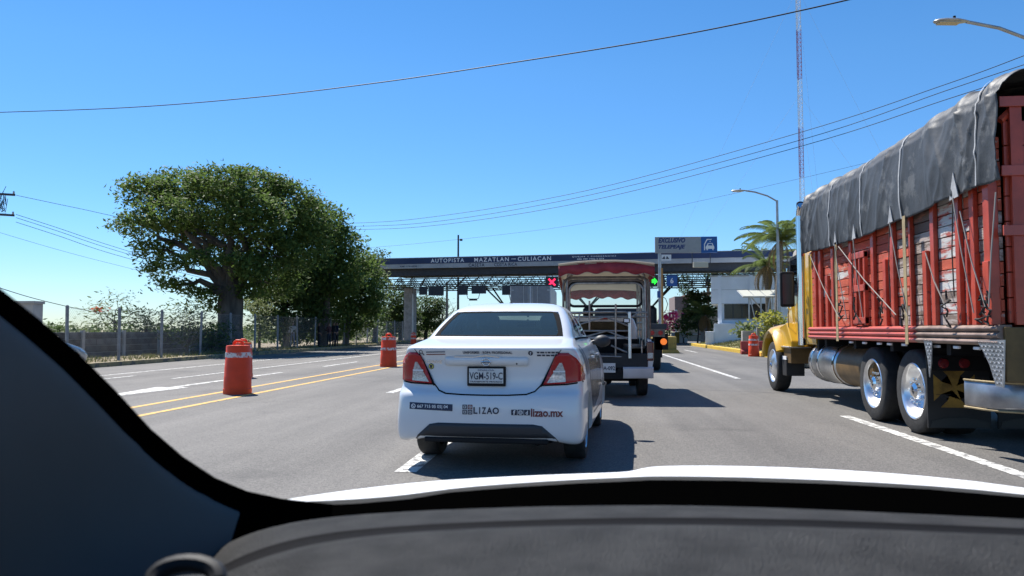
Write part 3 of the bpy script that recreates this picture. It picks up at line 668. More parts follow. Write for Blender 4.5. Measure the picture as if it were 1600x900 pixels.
    p, f = ringf(-.60, 1.077, .012, .018, 14); sk.patch('magnifier_print', p, M['print'], t, faces=f, step=9); sk.patch('magnifier_print', ribbon([(-.588, 1.064), (-.572, 1.046)], .009), M['print'], t)
    sk.patch('print_line', ribbon([(-.55, 1.074), (-.37, 1.079)], .011), M['print_grey'], t); sk.patch('print_line', ribbon([(-.55, 1.052), (-.37, 1.056)], .008), M['print_red'], t)
    sk.patch('social_icon', circ(.395, 1.07, .021), M['print'], t); sk.text('f', .389, .401, 1.057, 1.083, M['white_print'], t, bold=.03, off=.007)
    for z0, x1 in ((1.075, .645), (1.049, .63)):
        x = .45; rr = random.Random(int(z0*1000))
        while x < x1:
            l = rr.uniform(.012, .035); sk.patch('print_line', [(x, z0-.006), (min(x+l, x1), z0-.006), (min(x+l, x1), z0+.008), (x, z0+.008)], M['print'], t, step=9); x += l+.008
    sk.text('V-DRIVE', -.585, -.405, .972, 1.0, M['chrome'], t, bold=.02, shear=.15, off=.006)
    sk.patch('hexagon_sticker', circ(-.512, .942, .029, 6, .52), M['print'], t); sk.patch('hexagon_face', circ(-.512, .942, .023, 6, .52), mat('yellow_sticker', (.62, .6, .1), .5), t, off=.005)
    sk.patch('fist_print', [(-.52, .925), (-.505, .925), (-.502, .94), (-.497, .955), (-.525, .957), (-.525, .94)], M['print'], t, off=.006)
    ph = sk.patch('phone_sticker', [(-.69, .556), (-.287, .545), (-.287, .606), (-.69, .617)], M['navy'], t, off=.003)
    sk.text('667 715 05 05| 04', -.615, -.33, .561, .597, M['white_print'], ph, bold=.012, off=.0055)
    p, f = ringf(-.652, .583, .015, .021, 18); sk.patch('handset_icon', p, M['white_print'], ph, faces=f, step=9, off=.0055)
    sk.patch('handset_icon', ribbon([(-.660, .592), (-.655, .580), (-.643, .575)], .007), M['white_print'], ph, off=.0055)
    g = .0; x0, z0, q = -.197, .52, .042          # four-square emblem
    for ix in (0, 1):
        for iz in (0, 1):
            cx, cz = x0+ix*.048, z0+iz*.046; mm = M['print_red'] if ix and iz else M['print']
            pp = [(cx, cz), (cx+.041, cz), (cx+.041, cz+.04), (cx, cz+.04), (cx+.008, cz+.008), (cx+.033, cz+.008), (cx+.033, cz+.032), (cx+.008, cz+.032)]
            sk.patch('emblem', pp, mm, t, faces=[(0, 1, 5, 4), (1, 2, 6, 5), (2, 3, 7, 6), (3, 0, 4, 7)], step=9)
            sk.patch('emblem', [(cx+.014, cz+.014), (cx+.026, cz+.014), (cx+.026, cz+.026), (cx+.014, cz+.026)], mm, t, step=9)
    for ch, a_, b_ in (('L', 0, .16), ('I', .225, .265), ('Z', .33, .50), ('A', .52, .74), ('O', .75, 1)): sk.text(ch, -.098+.226*a_, -.098+.226*b_, .527, .586, M['print'], t, bold=.028, name='letter')
    sk.text('lizao.mx', .405, .68, .508, .58, M['print_red'], t, bold=.028)
    for k, ch in enumerate('fot'):
        x = .237+k*.056; ic = sk.patch('social_icon', [(x, .520), (x+.045, .520), (x+.048, .523), (x+.048, .566), (x+.045, .569), (x, .569), (x-.003, .566), (x-.003, .523)], M['print'], t, step=9)
        if ch == 'f': sk.text('f', x+.014, x+.034, .524, .564, M['white_print'], ic, bold=.03, off=.007)
        if ch == 'o':
            p, f = ringf(x+.022, .5445, .014, .019, 16); sk.patch('icon_line', p, M['white_print'], ic, faces=f, step=9, off=.007); p, f = ringf(x+.022, .5445, .005, .009, 12); sk.patch('icon_line', p, M['white_print'], ic, faces=f, step=9, off=.007)
        if ch == 't': sk.text('d', x+.011, x+.03, .527, .562, M['white_print'], ic, bold=.02, off=.007)
    # side stripes, dark patches and seams on the right flank
    M['stripe_blue'] = mat('blue_vinyl', (.03, .075, .16), .3, coat=.5); M['flank_grey'] = mat('dark_flank_grey', (.07, .072, .08), .22, col2=(.15, .14, .14), vscale=6, coat=.6)
    for s, ax in ((1, 'right'), (-1, 'left')):
        for y, z in ((.62, 1.13), (.44, 1.10)):
            sk.patch('stripe', [(y, z), (y+.10, z), (y+.42, .84), (y+.30, .84)], M['stripe_blue'], t, ax, step=.06)
        sk.patch('door_dark_patch', [(1.05, .98), (1.5, 1.02), (3.0, .98), (3.1, .62), (2.4, .5), (1.36, .42), (1.25, .66)], M['flank_grey'], t, ax, step=.12, off=.003)  # dark mottled grey patch laid over the doors
        for y in (1.45, 2.3): sk.patch('door_seam', ribbon([(y, .42), (y, 1.12)], .008), M['gap'], t, ax, off=.004)
        sk.patch('door_seam', ribbon([(1.45, .40), (3.0, .38)], .008), M['gap'], t, ax, off=.004)
        for y in (1.5, 2.42): sk.patch('door_handle', ribbon([(y, .985), (y+.18, .975)], .028), M['white_paint'], t, ax, off=.03, thick=.03)
        sk.patch('window_rubber', ribbon([(.82, 1.185), (1.5, 1.19), (2.6, 1.185)], .02), M['gap'], t, ax, off=.003)
    # black band round the rear glass, roof joint
    rw = pn['rear_window']
    sk2 = Skin(rw)
    sk2.patch('glass_border', ribbon([(-.60, 1.213), (0, 1.213), (.60, 1.213)], .022), M['gap'], rw, off=.003)
    sk2.patch('glass_border', ribbon([(-.5, 1.463), (0, 1.468), (.5, 1.463)], .02), M['gap'], rw, off=.003)
    for s in (1, -1): sk2.patch('glass_border', ribbon([(s*.605, 1.21), (s*.585, 1.28), (s*.545, 1.38), (s*.495, 1.465)], .045), M['gap'], rw, off=.003)
    for k in range(0): sk2.patch('heating_wire', ribbon([(-.56, 1.235+k*.03), (.56, 1.235+k*.03)], .0025), M['gap'], rw, off=.002)
    # interior: parcel shelf, seats with head rests, dashboard
    mb = MB(); mb.bx(-.62, .62, .72, 1.15, 1.05, 1.10); mb.build('parcel_shelf', M['cabin'], t, bev=.01)
    mb = MB(); mb.bx(-.6, .6, 1.15, 1.32, .5, 1.16); mb.build('rear_seat', M['cabin'], t, bev=.04)
    for x in (-.36, .36):
        mb = MB(); mb.box((x, 1.2, 1.20), (.24, .1, .13)); mb.build('head_rest', M['cabin'], t, bev=.04)
        mb = MB(); mb.box((x, 2.02, .95), (.48, .16, .62), (R(-12), 0, 0)); st = mb.build('front_seat', M['cabin'], t, bev=.06)
        mb = MB(); mb.box((x, 1.95, 1.36), (.26, .1, .17)); mb.build('head_rest', M['cabin'], st, bev=.045)
    mb = MB(); mb.bx(-.66, .66, 2.7, 3.2, .7, 1.08); mb.build('dashboard', M['cabin'], t, bev=.05)
    mb = MB(); mb.tube([(.02, 2.42, 1.40), (.02, 2.40, 1.36)], .012, 6); mb.box((.02, 2.36, 1.345), (.22, .03, .06)); mb.build('interior_mirror', M['black'], t)
    mb = MB(); mb.tube([(-.36+.17*math.cos(a), 2.55+.05*math.sin(a), 1.02+.16*math.sin(a)) for a in [k*.4189 for k in range(16)]], .014, 6); mb.build('steering_wheel', M['black'], t)
    mb = MB(); mb.bx(-.62, .62, .4, 4.0, .26, .30); mb.tube([(.45, .1, .27), (.45, 1.4, .27)], .03, 8); mb.ball((.42, .42, .3), (.2, .26, .09)); mb.tube([(-.68, .95, .3), (.68, .95, .3)], .05, 8); mb.build('underbody', M['black'], t)
    mb = MB(); mb.tube([(-.05, 1.7, 1.56), (-.05, 1.52, 1.67)], .004, 5); mb.build('aerial', M['black'], t)
    t.scale = (1.03, 1.03, 1.0); t.location.x -= .035
    return t
SALOON = saloon()
# ================================================================ OTHER VEHICLES AHEAD
M['tube'] = mat('dull_steel_tube', (.33, .32, .31), .38, .8, var=.25, vscale=9)
M['tube_dark'] = mat('weathered_steel_tube', (.16, .135, .115), .5, .5, var=.3, vscale=7)
M['awning_red'] = mat('dark_red_awning_cloth', (.26, .028, .04), .75, var=.18, vscale=5)
M['awning_white'] = leafmat('cream_awning_cloth', (.46, .43, .36), (.54, .50, .42), .45, .8)
M['old_white'] = mat('worn_white_paint', (.66, .66, .65), .38, var=.06, coat=.4, dirt=((.3, .28, .25), 6, .66))
M['dark_grey'] = mat('dark_grey_paint', (.022, .024, .027), .5, spec=.3)
M['clear_sheet'] = glass('clear_plastic_sheet', (.86, .87, .86), .02, .15)
def pickup():
    D = 14.3; o = dep(948, 600, D); X0, Y0 = o.x, o.y
    t = thing('pickup_taxi', (X0, Y0, 0), 'open pickup taxi with a dark red scalloped awning over its steel tube benches', 'pickup')
    W = .84
    # load bed
    mb = MB(); mb.bx(-W+.1, W-.1, .06, 2.3, .52, .60); mb.bx(-W+.1, -W+.115, .06, 2.3, .6, 1.09); mb.bx(W-.115, W-.1, .06, 2.3, .6, 1.09); mb.bx(-W+.12, W-.12, 2.22, 2.26, .6, 1.08); mb.build('bed_inside', M['black'], t)  # black boxes added inside the bed to darken it
    for s in (1, -1):
        sec = [[(s*x, y, z) for x, z in ((W-.06, .5), (W, .55), (W+.03, .72), (W+.02, .95), (W-.01, 1.10), (W-.08, 1.12), (W-.10, .6))] for y in (0, .05, 1, 2.3)]
        sec[0] = [(x*.995, y+.0, .5+(z-.5)*.97) for x, y, z in sec[0]]
        mb = MB(); mb.loft(sec, True, True); mb.build('bed_side', M['old_white'], t, smooth=50)
        mb = MB(); mb.box((s*(W-.035), -.012, .88), (.13, .05, .36)); tl = mb.build('tail_light', mat('dark_red_lens', (.10, .012, .014), .25, coat=1), t, bev=.03)
        mb = MB(); mb.box((s*(W-.035), -.04, .80), (.10, .01, .1)); mb.build('reverse_lens', M['lamp_clear'], tl)
    mb = MB(); mb.bx(-W+.08, W-.08, -.03, .03, .56, .84); mb.build('tailgate', M['dark_grey'], t, bev=.015)
    mb = MB()
    sec = []
    for x in (-W-.02, -W+.04, -.30): sec.append([(x, -.12+.10*(abs(x)/W)**4, .38), (x, -.15+.10*(abs(x)/W)**4, .42), (x, -.15+.10*(abs(x)/W)**4, .56), (x, -.10+.1*(abs(x)/W)**4, .59), (x, .02, .59), (x, .02, .38)])
    mb.loft(sec, True, True); mb.build('bumper', M['old_white'], t, smooth=50)
    mb = MB(); mb.loft([[(-x, y, z) for x, y, z in q] for q in sec], True, True); mb.build('bumper', M['old_white'], t, smooth=50)
    mb = MB(); mb.bx(-.30, .30, -.10, .0, .36, .52); mb.build('bumper_step', M['black'], t, bev=.01)
    mb = MB(); mb.bx(-.16, .16, -.105, -.09, .485, .66); pl = mb.build('number_plate', M['plate_white'], t, bev=.004)
    lettering('GA-092', (-.12, -.1055, .53), (.27, 0, 0), (0, 0, .075), M['print'], pl, bold=.02)
    mb = MB(); mb.lathe([(.04, -.02), (.04, .0), (.0, .0)], (.235, -.14, .53), 'Y', 12); mb.build('tow_ball', M['black'], t)
    for s in (1, -1):
        for y in (.82, 3.45): wheel(t, (s*.70, y, .33), .33, .2, side=s, m_rim='steel')
    mb = MB(); mb.bx(-.35, .35, .1, 4.4, .35, .5); mb.tube([(-.7, .82, .33), (.7, .82, .33)], .06, 8); mb.ball((0, .82, .33), .14); mb.build('chassis', M['black'], t)
    # cab with its rear window
    rings = [(.42, .78, 2.36, 4.6, .01), (.6, .83, 2.34, 4.65, .01), (.95, .83, 2.34, 4.6, .01), (1.05, .81, 2.35, 4.4, .01), (1.10, .79, 2.36, 3.75, .01), (1.30, .74, 2.40, 3.55, .01), (1.48, .68, 2.45, 3.35, .02), (1.52, .66, 2.47, 3.3, .02), (1.57, .58, 2.52, 3.2, .03), (1.585, .3, 2.6, 3.1, .03)]
    b, pn = car_shell(t, rings, M['old_white'], M['dark_glass'], 4, None, 4, 6, [], None, body='cab')
    mb = MB(); mb.bx(-.10, .10, 2.41, 2.44, 1.50, 1.535); mb.build('brake_light', M['lamp_red'], t, bev=.008)
    mb = MB(); mb.bx(-.6, .6, 2.7, 2.85, .7, 1.28); mb.build('bench_seat', M['cabin'], t, bev=.05)
    # tube frame: posts, hoops, rear rack, side rails
    def P(px, py, dy=0): q = dep(px, py, D+dy); return Vector((q.x-X0, q.y-Y0, q.z))
    def rail(name, pts, r=.02, m='tube'):
        mb = MB(); mb.tube(pts, r, 8); return mb.build(name, M[m], t, smooth=60)
    xl, xr = P(881, 500).x, P(1009, 500).x; xl = -xr+.0
    for s in (1, -1):
        for k, y in enumerate((.05, .75, 1.5, 2.25)):
            rail('post', [(s*xr, y, .98), (s*xr, y, 2.16), (s*(xr-.02), y, 2.30), (s*(xr-.12), y, 2.40)], .023)
        rail('side_rail', [(s*xr, 0.02, 1.42), (s*xr, 2.25, 1.42)], .018); rail('side_rail', [(s*xr, 0.02, 1.28), (s*xr, 2.25, 1.28)], .016)
        rail('post', [(s*(xr+.075), .35, 1.05), (s*(xr+.075), .35, 2.25)], .02)
    # nested hoops round the rear screen
    for k, (e, m) in enumerate(((.0, 'tube_dark'), (.055, 'tube_dark'), (.105, 'tube'))):
        a, zt = .80-e, 2.26-e
        pts = [(-a, .04+.02*k, 1.1), (-a, .04+.02*k, zt-.16)]+[(-a+.16*(1-math.cos(q)), .04+.02*k, zt-.16+.16*math.sin(q)) for q in (.4, .8, 1.2, 1.57)]
        pts = pts+[(-x, y, z) for x, y, z in pts[::-1]]; rail('hoop', pts, .024, m)
    # rear screen frame and sheet
    def rrect(x0, x1, z0, z1, r, n=5):
        p = []
        for cx, cz, a0 in ((x1-r, z0+r, -90), (x1-r, z1-r, 0), (x0+r, z1-r, 90), (x0+r, z0+r, 180)):
            for k in range(n+1): a = R(a0+90*k/n); p.append((cx+r*math.cos(a), cz+r*math.sin(a)))
        return p
    x0, x1, z0, z1 = -.70, .67, 1.72, 2.17
    p = rrect(x0, x1, z0, z1, .10); mb = MB(); pts = [(a, .09, b_) for a, b_ in p]; mb.tube(pts+[pts[0]], .025, 6); f = mb.build('screen_frame', M['black'], t)
    mb = MB(); mb.add([(a, .09, b_) for a, b_ in p], [tuple(range(len(p)))]); mb.build('clear_sheet', M['clear_sheet'], f)
    for z in (1.60, 1.52): rail('cross_rail', [(-.8, .05, z), (.8, .05, z)], .02)
    # rear bench rack
    for pts in ([(905, 535), (905, 492), (912, 487), (978, 487), (984, 493)], [(905, 517), (984, 517)], [(905, 507), (946, 495), (982, 509)], [(905, 529), (948, 517), (982, 530)], [(921, 470), (921, 517)],
                [(962, 475), (962, 556)], [(905, 556), (1003, 558)], [(988, 495), (998, 488), (1010, 488)], [(1003, 532), (1003, 558)], [(955, 540), (980, 551)]):
        rail('rack_tube', [P(a, b_, -.02+.01*(i % 2)) for i, (a, b_) in enumerate(pts)], .017)
    a, b_ = P(984, 487, -.12), P(984, 560, -.12); mb = MB(); mb.box((a+b_)/2, (.055, .055, (a-b_).length)); mb.build('square_post', M['alu'], t, bev=.006)
    c = P(979, 501, -.2); mb = MB(); mb.box(c, (.12, .02, .085)); bx = mb.build('ticket_box', M['black'], t, bev=.008); mb = MB(); mb.box(c+Vector((0, -.012, 0)), (.085, .006, .055)); mb.build('box_label', M['white_print'], bx)
    for s in (1, -1):
        mb = MB(); mb.bx(s*.42, s*.74, .15, 2.2, .92, .98); mb.build('bench', M['tube_dark'], t, bev=.02)
        mb = MB(); mb.bx(s*.40, s*.44, .15, 2.2, .6, .92); mb.build('bench_front', M['dark_grey'], t)
    mb = MB(); mb.tube([P(930, 545, .5)+Vector((.09*math.cos(q), 0, .15*math.sin(q))) for q in [k*.35 for k in range(10)]], .03, 8); mb.build('spare_hoop', M['black'], t, smooth=True)
    # awning: curved roof and four scalloped valances
    aw = []; A, y0, y1, zr, SL = .885, -.18, 3.5, 2.47, .085
    mb = MB(); secs = []
    for j in range(9):
        y = y0+(y1-y0)*j/8; secs.append([(A*u, y, zr-SL*(y-y0)+.07*(1-u*u)+.015*math.sin(j*2.1+u*4)) for u in [-1+.2*i for i in range(11)]])
    mb.loft(secs); ro = mb.build('awning_roof', M['awning_white'], t, smooth=True); so = ro.modifiers.new('t', 'SOLIDIFY'); so.thickness = .02
    def valance(p, q, n, bul=0):
        p, q = Vector(p), Vector(q); k = n*8; top = []; bot = []
        for i in range(k+1):
            u = i/k; c = p.lerp(q, u)+Vector((0, 0, bul*(1-(2*u-1)**2))); ph = .5-.5*math.cos(2*math.pi*n*u); w_ = (q-p).normalized().cross(Vector((0, 0, 1)))*.012*math.sin(u*n*6.3)
            top.append(c+Vector((0, 0, .01))); bot.append(c-Vector((0, 0, .175+.045*(1-ph)-.03*bul))+w_)
        mb = MB(); mb.loft([top, bot]); o = mb.build('valance', M['awning_red'], t, smooth=True); so = o.modifiers.new('t', 'SOLIDIFY'); so.thickness = .008
        mb = MB(); mb.tube([b_ for b_ in bot], .005, 4); mb.build('piping', M['awning_white'], o)
    zf_ = zr-SL*(y1-y0); valance((-A, y0, zr), (A, y0, zr), 5, .06); valance((-A, y1, zf_), (A, y1, zf_), 6, .06)
    valance((-A, y0, zr), (-A, y1, zf_), 10); valance((A, y0, zr), (A, y1, zf_), 10)
    mb = MB(); mb.tube([(-A, y0-.01, zr+.015)]+[(A*u, y0-.01, zr+.02+.062*(1-u*u)) for u in (-.6, -.2, .2, .6)]+[(A, y0-.01, zr+.015)], .022, 6); mb.build('roof_piping', M['awning_white'], t)
    return t
pickup()

def flatbed():
    o = dep(1010, 560, 23.5); t = thing('flatbed_truck', (o.x, o.y, 0), 'low flatbed truck with a black mud flap and amber light beyond the pickup taxi', 'truck')
    def P(px, py, dd=0): q = dep(px, py, 23.5+dd); return Vector((q.x-o.x, q.y-o.y, q.z))
    xr = P(1042, 510).x
    mb = MB(); mb.bx(-1.6, xr, 0, 5.5, 1.30, 1.46); mb.build('deck', M['dark_steel'], t, bev=.01)
    mb = MB(); mb.bx(-1.6, xr-.06, -.02, .04, 1.06, 1.30); sg = mb.build('rear_beam', M['tube_dark'], t)
    for x in (xr-.2, xr-.45): 
        mb = MB(); mb.lathe([(.07, -.05), (.07, .0), (0, .0)], (x, -.02, 1.18), 'Y', 14); mb.build('tail_lamp', M['lamp_red'], t)
    c = P(1038, 534); mb = MB(); mb.box((c.x-.06, .3, c.z), (.4, .1, .5)); mb.build('lamp_bracket', M['black'], t)
    mb = MB(); mb.lathe([(.10, .0), (.10, .05), (.07, .08), (0, .09)][::-1], (c.x, .2, c.z), 'Y', 18); mb.build('amber_light', mat('lit_amber_lens', (.8, .25, .03), .3, emit=((1, .2, .03), .45)), t, smooth=True)
    a, b_ = P(1021, 526), P(1036, 559); mb = MB(); mb.bx(a.x, b_.x, .25, .27, b_.z, a.z); mb.build('mud_flap', M['black'], t)
    for s in (-1.35, b_.x-.16): wheel(t, (s, .95, .5), .5, .28, m_rim='steel', side=1)
    mb = MB(); mb.bx(-1.0, .1, .1, 8.2, .8, 1.28); mb.tube([(-1.3, .95, .5), (b_.x-.1, .95, .5)], .09, 8); mb.build('chassis', M['black'], t)
    mb = MB(); mb.bx(-1.5, xr-.1, 5.7, 7.5, .6, 2.1); mb.build('cab', M['dark_grey'], t, bev=.1)
    for s in (-1.35, b_.x-.16): wheel(t, (s, 6.9, .5), .5, .28, m_rim='steel', side=1)
    return t
flatbed()

def box_truck():
    D = 47; o = dep(829, 540, D); t = thing('box_truck', (o.x, o.y, 0), 'grey box lorry with closed rear doors ahead in the toll lane', 'truck')
    M['box_grey'] = mat('grey_box_panel', (.20, .21, .225), .5, .1, var=.08); M['box_pale'] = mat('pale_box_panel', (.5, .52, .54), .5, var=.06)
    W = 1.25
    mb = MB(); mb.bx(-W, W, 0, 9.5, 1.1, 4.02); mb.build('cargo_box', M['box_pale'], t, bev=.03)
    for s in (1, -1):
        mb = MB(); mb.bx(s*.06, s*(W-.06), -.03, -.003, 1.2, 3.93); d = mb.build('rear_door', M['box_grey'], t, bev=.01)
        for z in (1.5, 2.6, 3.7): mb = MB(); mb.box((s*(W-.12), -.04, z), (.2, .03, .07)); mb.build('hinge', M['steel'], d)
        for x in (.14, .42): mb = MB(); mb.tube([(s*x, -.06, 1.15), (s*x, -.06, 3.95)], .022, 6); mb.build('lock_rod', M['steel'], d)
    mb = MB(); mb.bx(-W-.01, W+.01, -.02, .03, 3.95, 4.05); mb.build('top_rail', M['dark_steel'], t)
    mb = MB(); mb.bx(-W, W, -.03, .1, .95, 1.12); mb.build('rear_sill', M['dark_steel'], t)
    mb = MB(); mb.bx(-W+.1, W-.1, 0, .12, .45, .58); mb.bx(-.4, .4, .1, 12, .75, 1.1); mb.build('chassis', M['black'], t)
    for s in (1, -1):
        for y in (1.8, 11.2): wheel(t, (s*1.05, y, .5), .5, .3, m_rim='steel', side=s)
    mb = MB(); mb.bx(-1.15, 1.15, 9.9, 12, .7, 3.1); mb.build('cab', M['box_pale'], t, bev=.15)
    return t
box_truck()

def silver_car():
    X0 = -15.6; Y0 = 21.9-4.2
    t = thing('hatchback', (X0, Y0, 0), 'silver grey car at the left kerb half hidden by the windscreen pillar', 'car')
    M['silver'] = mat('silver_car_paint', (.36, .38, .40), .25, .6, coat=.8)
    rings = [(.20, .70, .1, 4.0, .05), (.32, .78, .03, 4.15, .07), (.5, .82, 0, 4.2, .08), (.7, .82, .0, 4.18, .08), (.84, .81, .03, 4.0, .08), (.90, .79, .06, 3.5, .07), (.96, .76, .10, 3.1, .06), (1.0, .74, .13, 2.95, .05), (1.15, .70, .25, 2.7, .05), (1.32, .64, .42, 2.35, .05), (1.38, .61, .5, 2.25, .05), (1.44, .5, .7, 2.0, .05), (1.46, .2, 1.0, 1.8, .05)]
    zf = lambda x, y, z: z-(max(0, y-2.9)*.12 if z > .5 else 0)
    b, pn = car_shell(t, rings, M['silver'], M['dark_glass'], 5, None, 7, 10, [(.7, .75, .3, .34), (-.7, .75, .3, .34), (.7, 3.35, .3, .34), (-.7, 3.35, .3, .34)], zf)
    sk = Skin(b)
    for s in (1, -1):
        for y in (.75, 3.35): wheel(t, (s*.72, y, .3), .3, .19, side=s)
        mb = MB(); mb.ball((s*.86, 2.55, 1.03), (.09, .06, .065), 10, 6); mb.build('door_mirror', M['trim'], t, smooth=True)
    for s in (1, -1):
        ax = 'right' if s > 0 else 'left'
        for y in (1.3, 2.45): sk.patch('door_seam', ribbon([(y, .35), (y, .95)], .008), M['gap'], t, ax, step=.06)
        sk.patch('headlight', [(3.62, .64), (3.95, .60), (4.05, .66), (3.9, .74), (3.66, .74)], M['lamp_clear'], t, ax, off=.006)
    mb = MB(); mb.bx(-.6, .6, .5, 3, .4, .95); mb.build('cabin_interior', M['cabin'], t)
    return t
silver_car()
# ================================================================ STAKE TRUCK ON THE RIGHT
def worn(name, base, under, th, sc=4.5, stretch=(1, .45, 2.6)):
    return mat(name, base, .75, var=.18, vscale=2.5, dirt=(under, sc, th), bump=.35, bscale=40, stretch=stretch)
M['plank'] = [worn('worn_red_plank', (.48, .085, .04), (.46, .36, .30), .55), worn('bare_plank', (.19, .14, .11), (.40, .33, .29), .47), worn('brown_plank', (.13, .085, .065), (.30, .13, .10), .54), worn('white_worn_plank', (.52, .50, .47), (.38, .08, .06), .5), worn('red_plank', (.45, .07, .035), (.32, .19, .15), .57)]
M['stake'] = mat('red_stake_paint', (.45, .062, .03), .45, var=.2, vscale=3, dirt=((.16, .03, .03), 6, .62), coat=.2)
M['rail_red'] = mat('red_rail_paint', (.48, .085, .055), .42, var=.12, vscale=3, dirt=((.18, .06, .05), 9, .63), coat=.2)
M['rail_brown'] = mat('weathered_rail', (.22, .155, .125), .5, .3, var=.3, vscale=5, dirt=((.40, .34, .3), 8, .6))
M['strap'] = mat('old_tan_strap', (.34, .26, .14), .85, var=.2, vscale=9, dirt=((.12, .10, .07), 12, .6))
M['tarp'] = mat('black_tarpaulin', (.050, .052, .054), .55, var=.28, vscale=1.5, dirt=((.115, .115, .112), 2.6, .56), bump=.18, bscale=22, spec=.5)
M['tarp_pale'] = mat('grey_tarpaulin_seam', (.36, .36, .36), .6, var=.2, vscale=8)
M['yellow_cab'] = mat('yellow_cab_paint', (.62, .36, .018), .28, var=.05, coat=.7)
M['cab_brown'] = mat('dull_brown_panel', (.14, .085, .03), .5, .3, var=.3, vscale=4)  # brown panels, and the shaded rear length of the tank
M['bright_rim'] = mat('polished_truck_rim', (.80, .81, .82), .28, .9, var=.08, vscale=5)
M['rope'] = mat('dark_rope', (.03, .028, .026), .9); M['rope_pale'] = mat('pale_rope', (.30, .28, .25), .9)
M['tread_plate'] = mat('tread_plate_aluminium', (.46, .47, .48), .38, .85, var=.2, vscale=4, bump=.0)
M['flap'] = mat('black_rubber_flap', (.016, .016, .017), .6, var=.2)
M['flap_yellow'] = mat('faded_yellow_print', (.26, .15, .025), .7, var=.35, vscale=6)
M['bumper_steel'] = mat('dull_steel_bumper', (.34, .345, .36), .35, .75, var=.2, vscale=4)
XL = 3.97                                             # the side of the bed that faces us
def yX(px, py=450, X=XL): return atX(px, py, X).y
def zX(px, py, X=XL): return atX(px, py, X).z
YR, YF = yX(1567), yX(1268)                         # rear and front end of the bed
T0 = Vector((XL, YR, 0)); WID = 2.5
def L(x, y, z): return (x-T0.x, y-T0.y, z)
truck = thing('stake_truck', T0, 'red wooden stake bed truck with a yellow cab in the right lane', 'truck')
ZB = 1.325                                            # top of the corrugated rail
# corrugated side rail: three rolls, red in front, weathered behind
ys = yX(1440, 515)
for (a, b_, m) in ((YR-.02, ys, 'rail_brown'), (ys+.004, YF, 'rail_red')):
    prof = []
    for k in range(25):
        u = k/24; prof.append((XL-.045-.035*abs(math.sin(math.pi*3*u)), ZB-.20*u))
    prof = [(XL+.06, ZB)]+prof+[(XL+.06, ZB-.20)]
    mb = MB(); mb.loft([[L(x, y, z) for x, z in prof] for y in (a, b_)], True, True); mb.build('side_rail', M[m], truck, smooth=35)
mb = MB(); mb.bx(*[XL+.05-T0.x, WID, 0, YF-YR, ZB-.19, ZB-.03]); mb.build('bed_floor', M['plank'][2], truck)
mb = MB(); mb.bx(WID-.02, WID+.06, 0, YF-YR, ZB-.2, ZB); mb.build('side_rail', M['rail_red'], truck)
# clearance lamps hung below the rail
for px in (1330, 1351, 1374, 1390, 1413, 1464, 1495, 1527):
    y = yX(px, 536); mb = MB(); mb.box(L(XL-.0, y, ZB-.235), (.03, .12, .03)); mb.build('clearance_lamp', M['white_print'], truck, bev=.006)
# stakes (photo pixel edges), short stakes, gate
def stake(p0, p1, z0, z1, x0=XL-.042, th=.05, m='stake', name='stake'):
    a, b_ = yX(max(p0+2.5, p1-min(6, (p1-p0)*.5)), 460), yX(p0, 460); mb = MB(); mb.bx(x0-T0.x, x0+th-T0.x, a-YR, b_-YR, z0, z1); return mb.build(name, M[m], truck, bev=.006)
ZT = 3.15
tall = [(1276, 1281), (1283, 1290), (1303, 1310), (1331, 1339), (1366, 1375), (1397, 1407), (1427, 1430), (1461, 1473), (1501, 1513), (1524, 1537)]
for a, b_ in tall: stake(a, b_, ZB, ZT)
for a, b_, zt in ((1293, 1300, zX(1297, 430)), (1384, 1393, zX(1388, 405)), (1447, 1459, zX(1452, 391)), (1515, 1521, zX(1518, 373))): stake(a, b_, ZB, zt, XL-.036)
stake(1551, 1567, ZB, ZT, XL-.07, .09); stake(1551, 1567, ZB+.3, ZB+.62, XL-.09, .03)
# little red gate between stakes
g0, g1 = yX(1361, 450), yX(1342, 450); zt = zX(1350, 395)
mb = MB(); x = XL-.085-T0.x
for y in (g0, g1-.07, (g0+g1)/2-.06, (g0+g1)/2+.1): mb.bx(x, x+.05, y-YR, y+.06-YR, ZB+.02, zt)
gate = mb.build('gate', M['stake'], truck, bev=.004); gate['kind'] = 'stuff'
for z in (ZB+.04, ZB+.5, zt-.08): mb = MB(); mb.bx(x-.008, x+.055, g0-YR, g1-YR, z, z+.09); mb.build('gate_rail', M['rail_red'], truck, bev=.004)
for z in (ZB+.32, zt-.28): mb = MB(); mb.bx(x-.03, x+.02, g1-YR-.03, g1-YR+.1, z, z+.12); mb.build('gate_latch', M['rail_red'], truck)
# planks, bay by bay
bays = [1268, 1283, 1303, 1335, 1370, 1402, 1430, 1467, 1507, 1531, 1562]
kinds = [[4], [4, 0], [0, 0, 3], [0, 4, 0], [4, 4, 0], [1, 1, 0], [1, 1, 2], [3, 1, 0], [0, 0, 3], [0, 0, 1]]
rp = random.Random(12)
for i in range(len(bays)-1):
    a, b_ = yX(bays[i+1], 460), yX(bays[i], 460); z = ZB+.01; k = 0
    while z < 3.05:
        h = .122; q = rp.choice(kinds[i]); 
        if i in (5, 6) and z > ZB+1.15: q = 2
        if i == 7 and z > ZB+.9: q = 3
        if i in (1, 2, 3, 7) and k in (3, 4) and rp.random() < .5: q = 3
        xx = XL+.012+rp.uniform(-.005, .005)-T0.x
        mb = MB(); mb.bx(xx, xx+.03, a-YR+.003, b_-YR-.003, z, z+h-.012); mb.build('plank', M['plank'][q], truck)
        z += h; k += 1
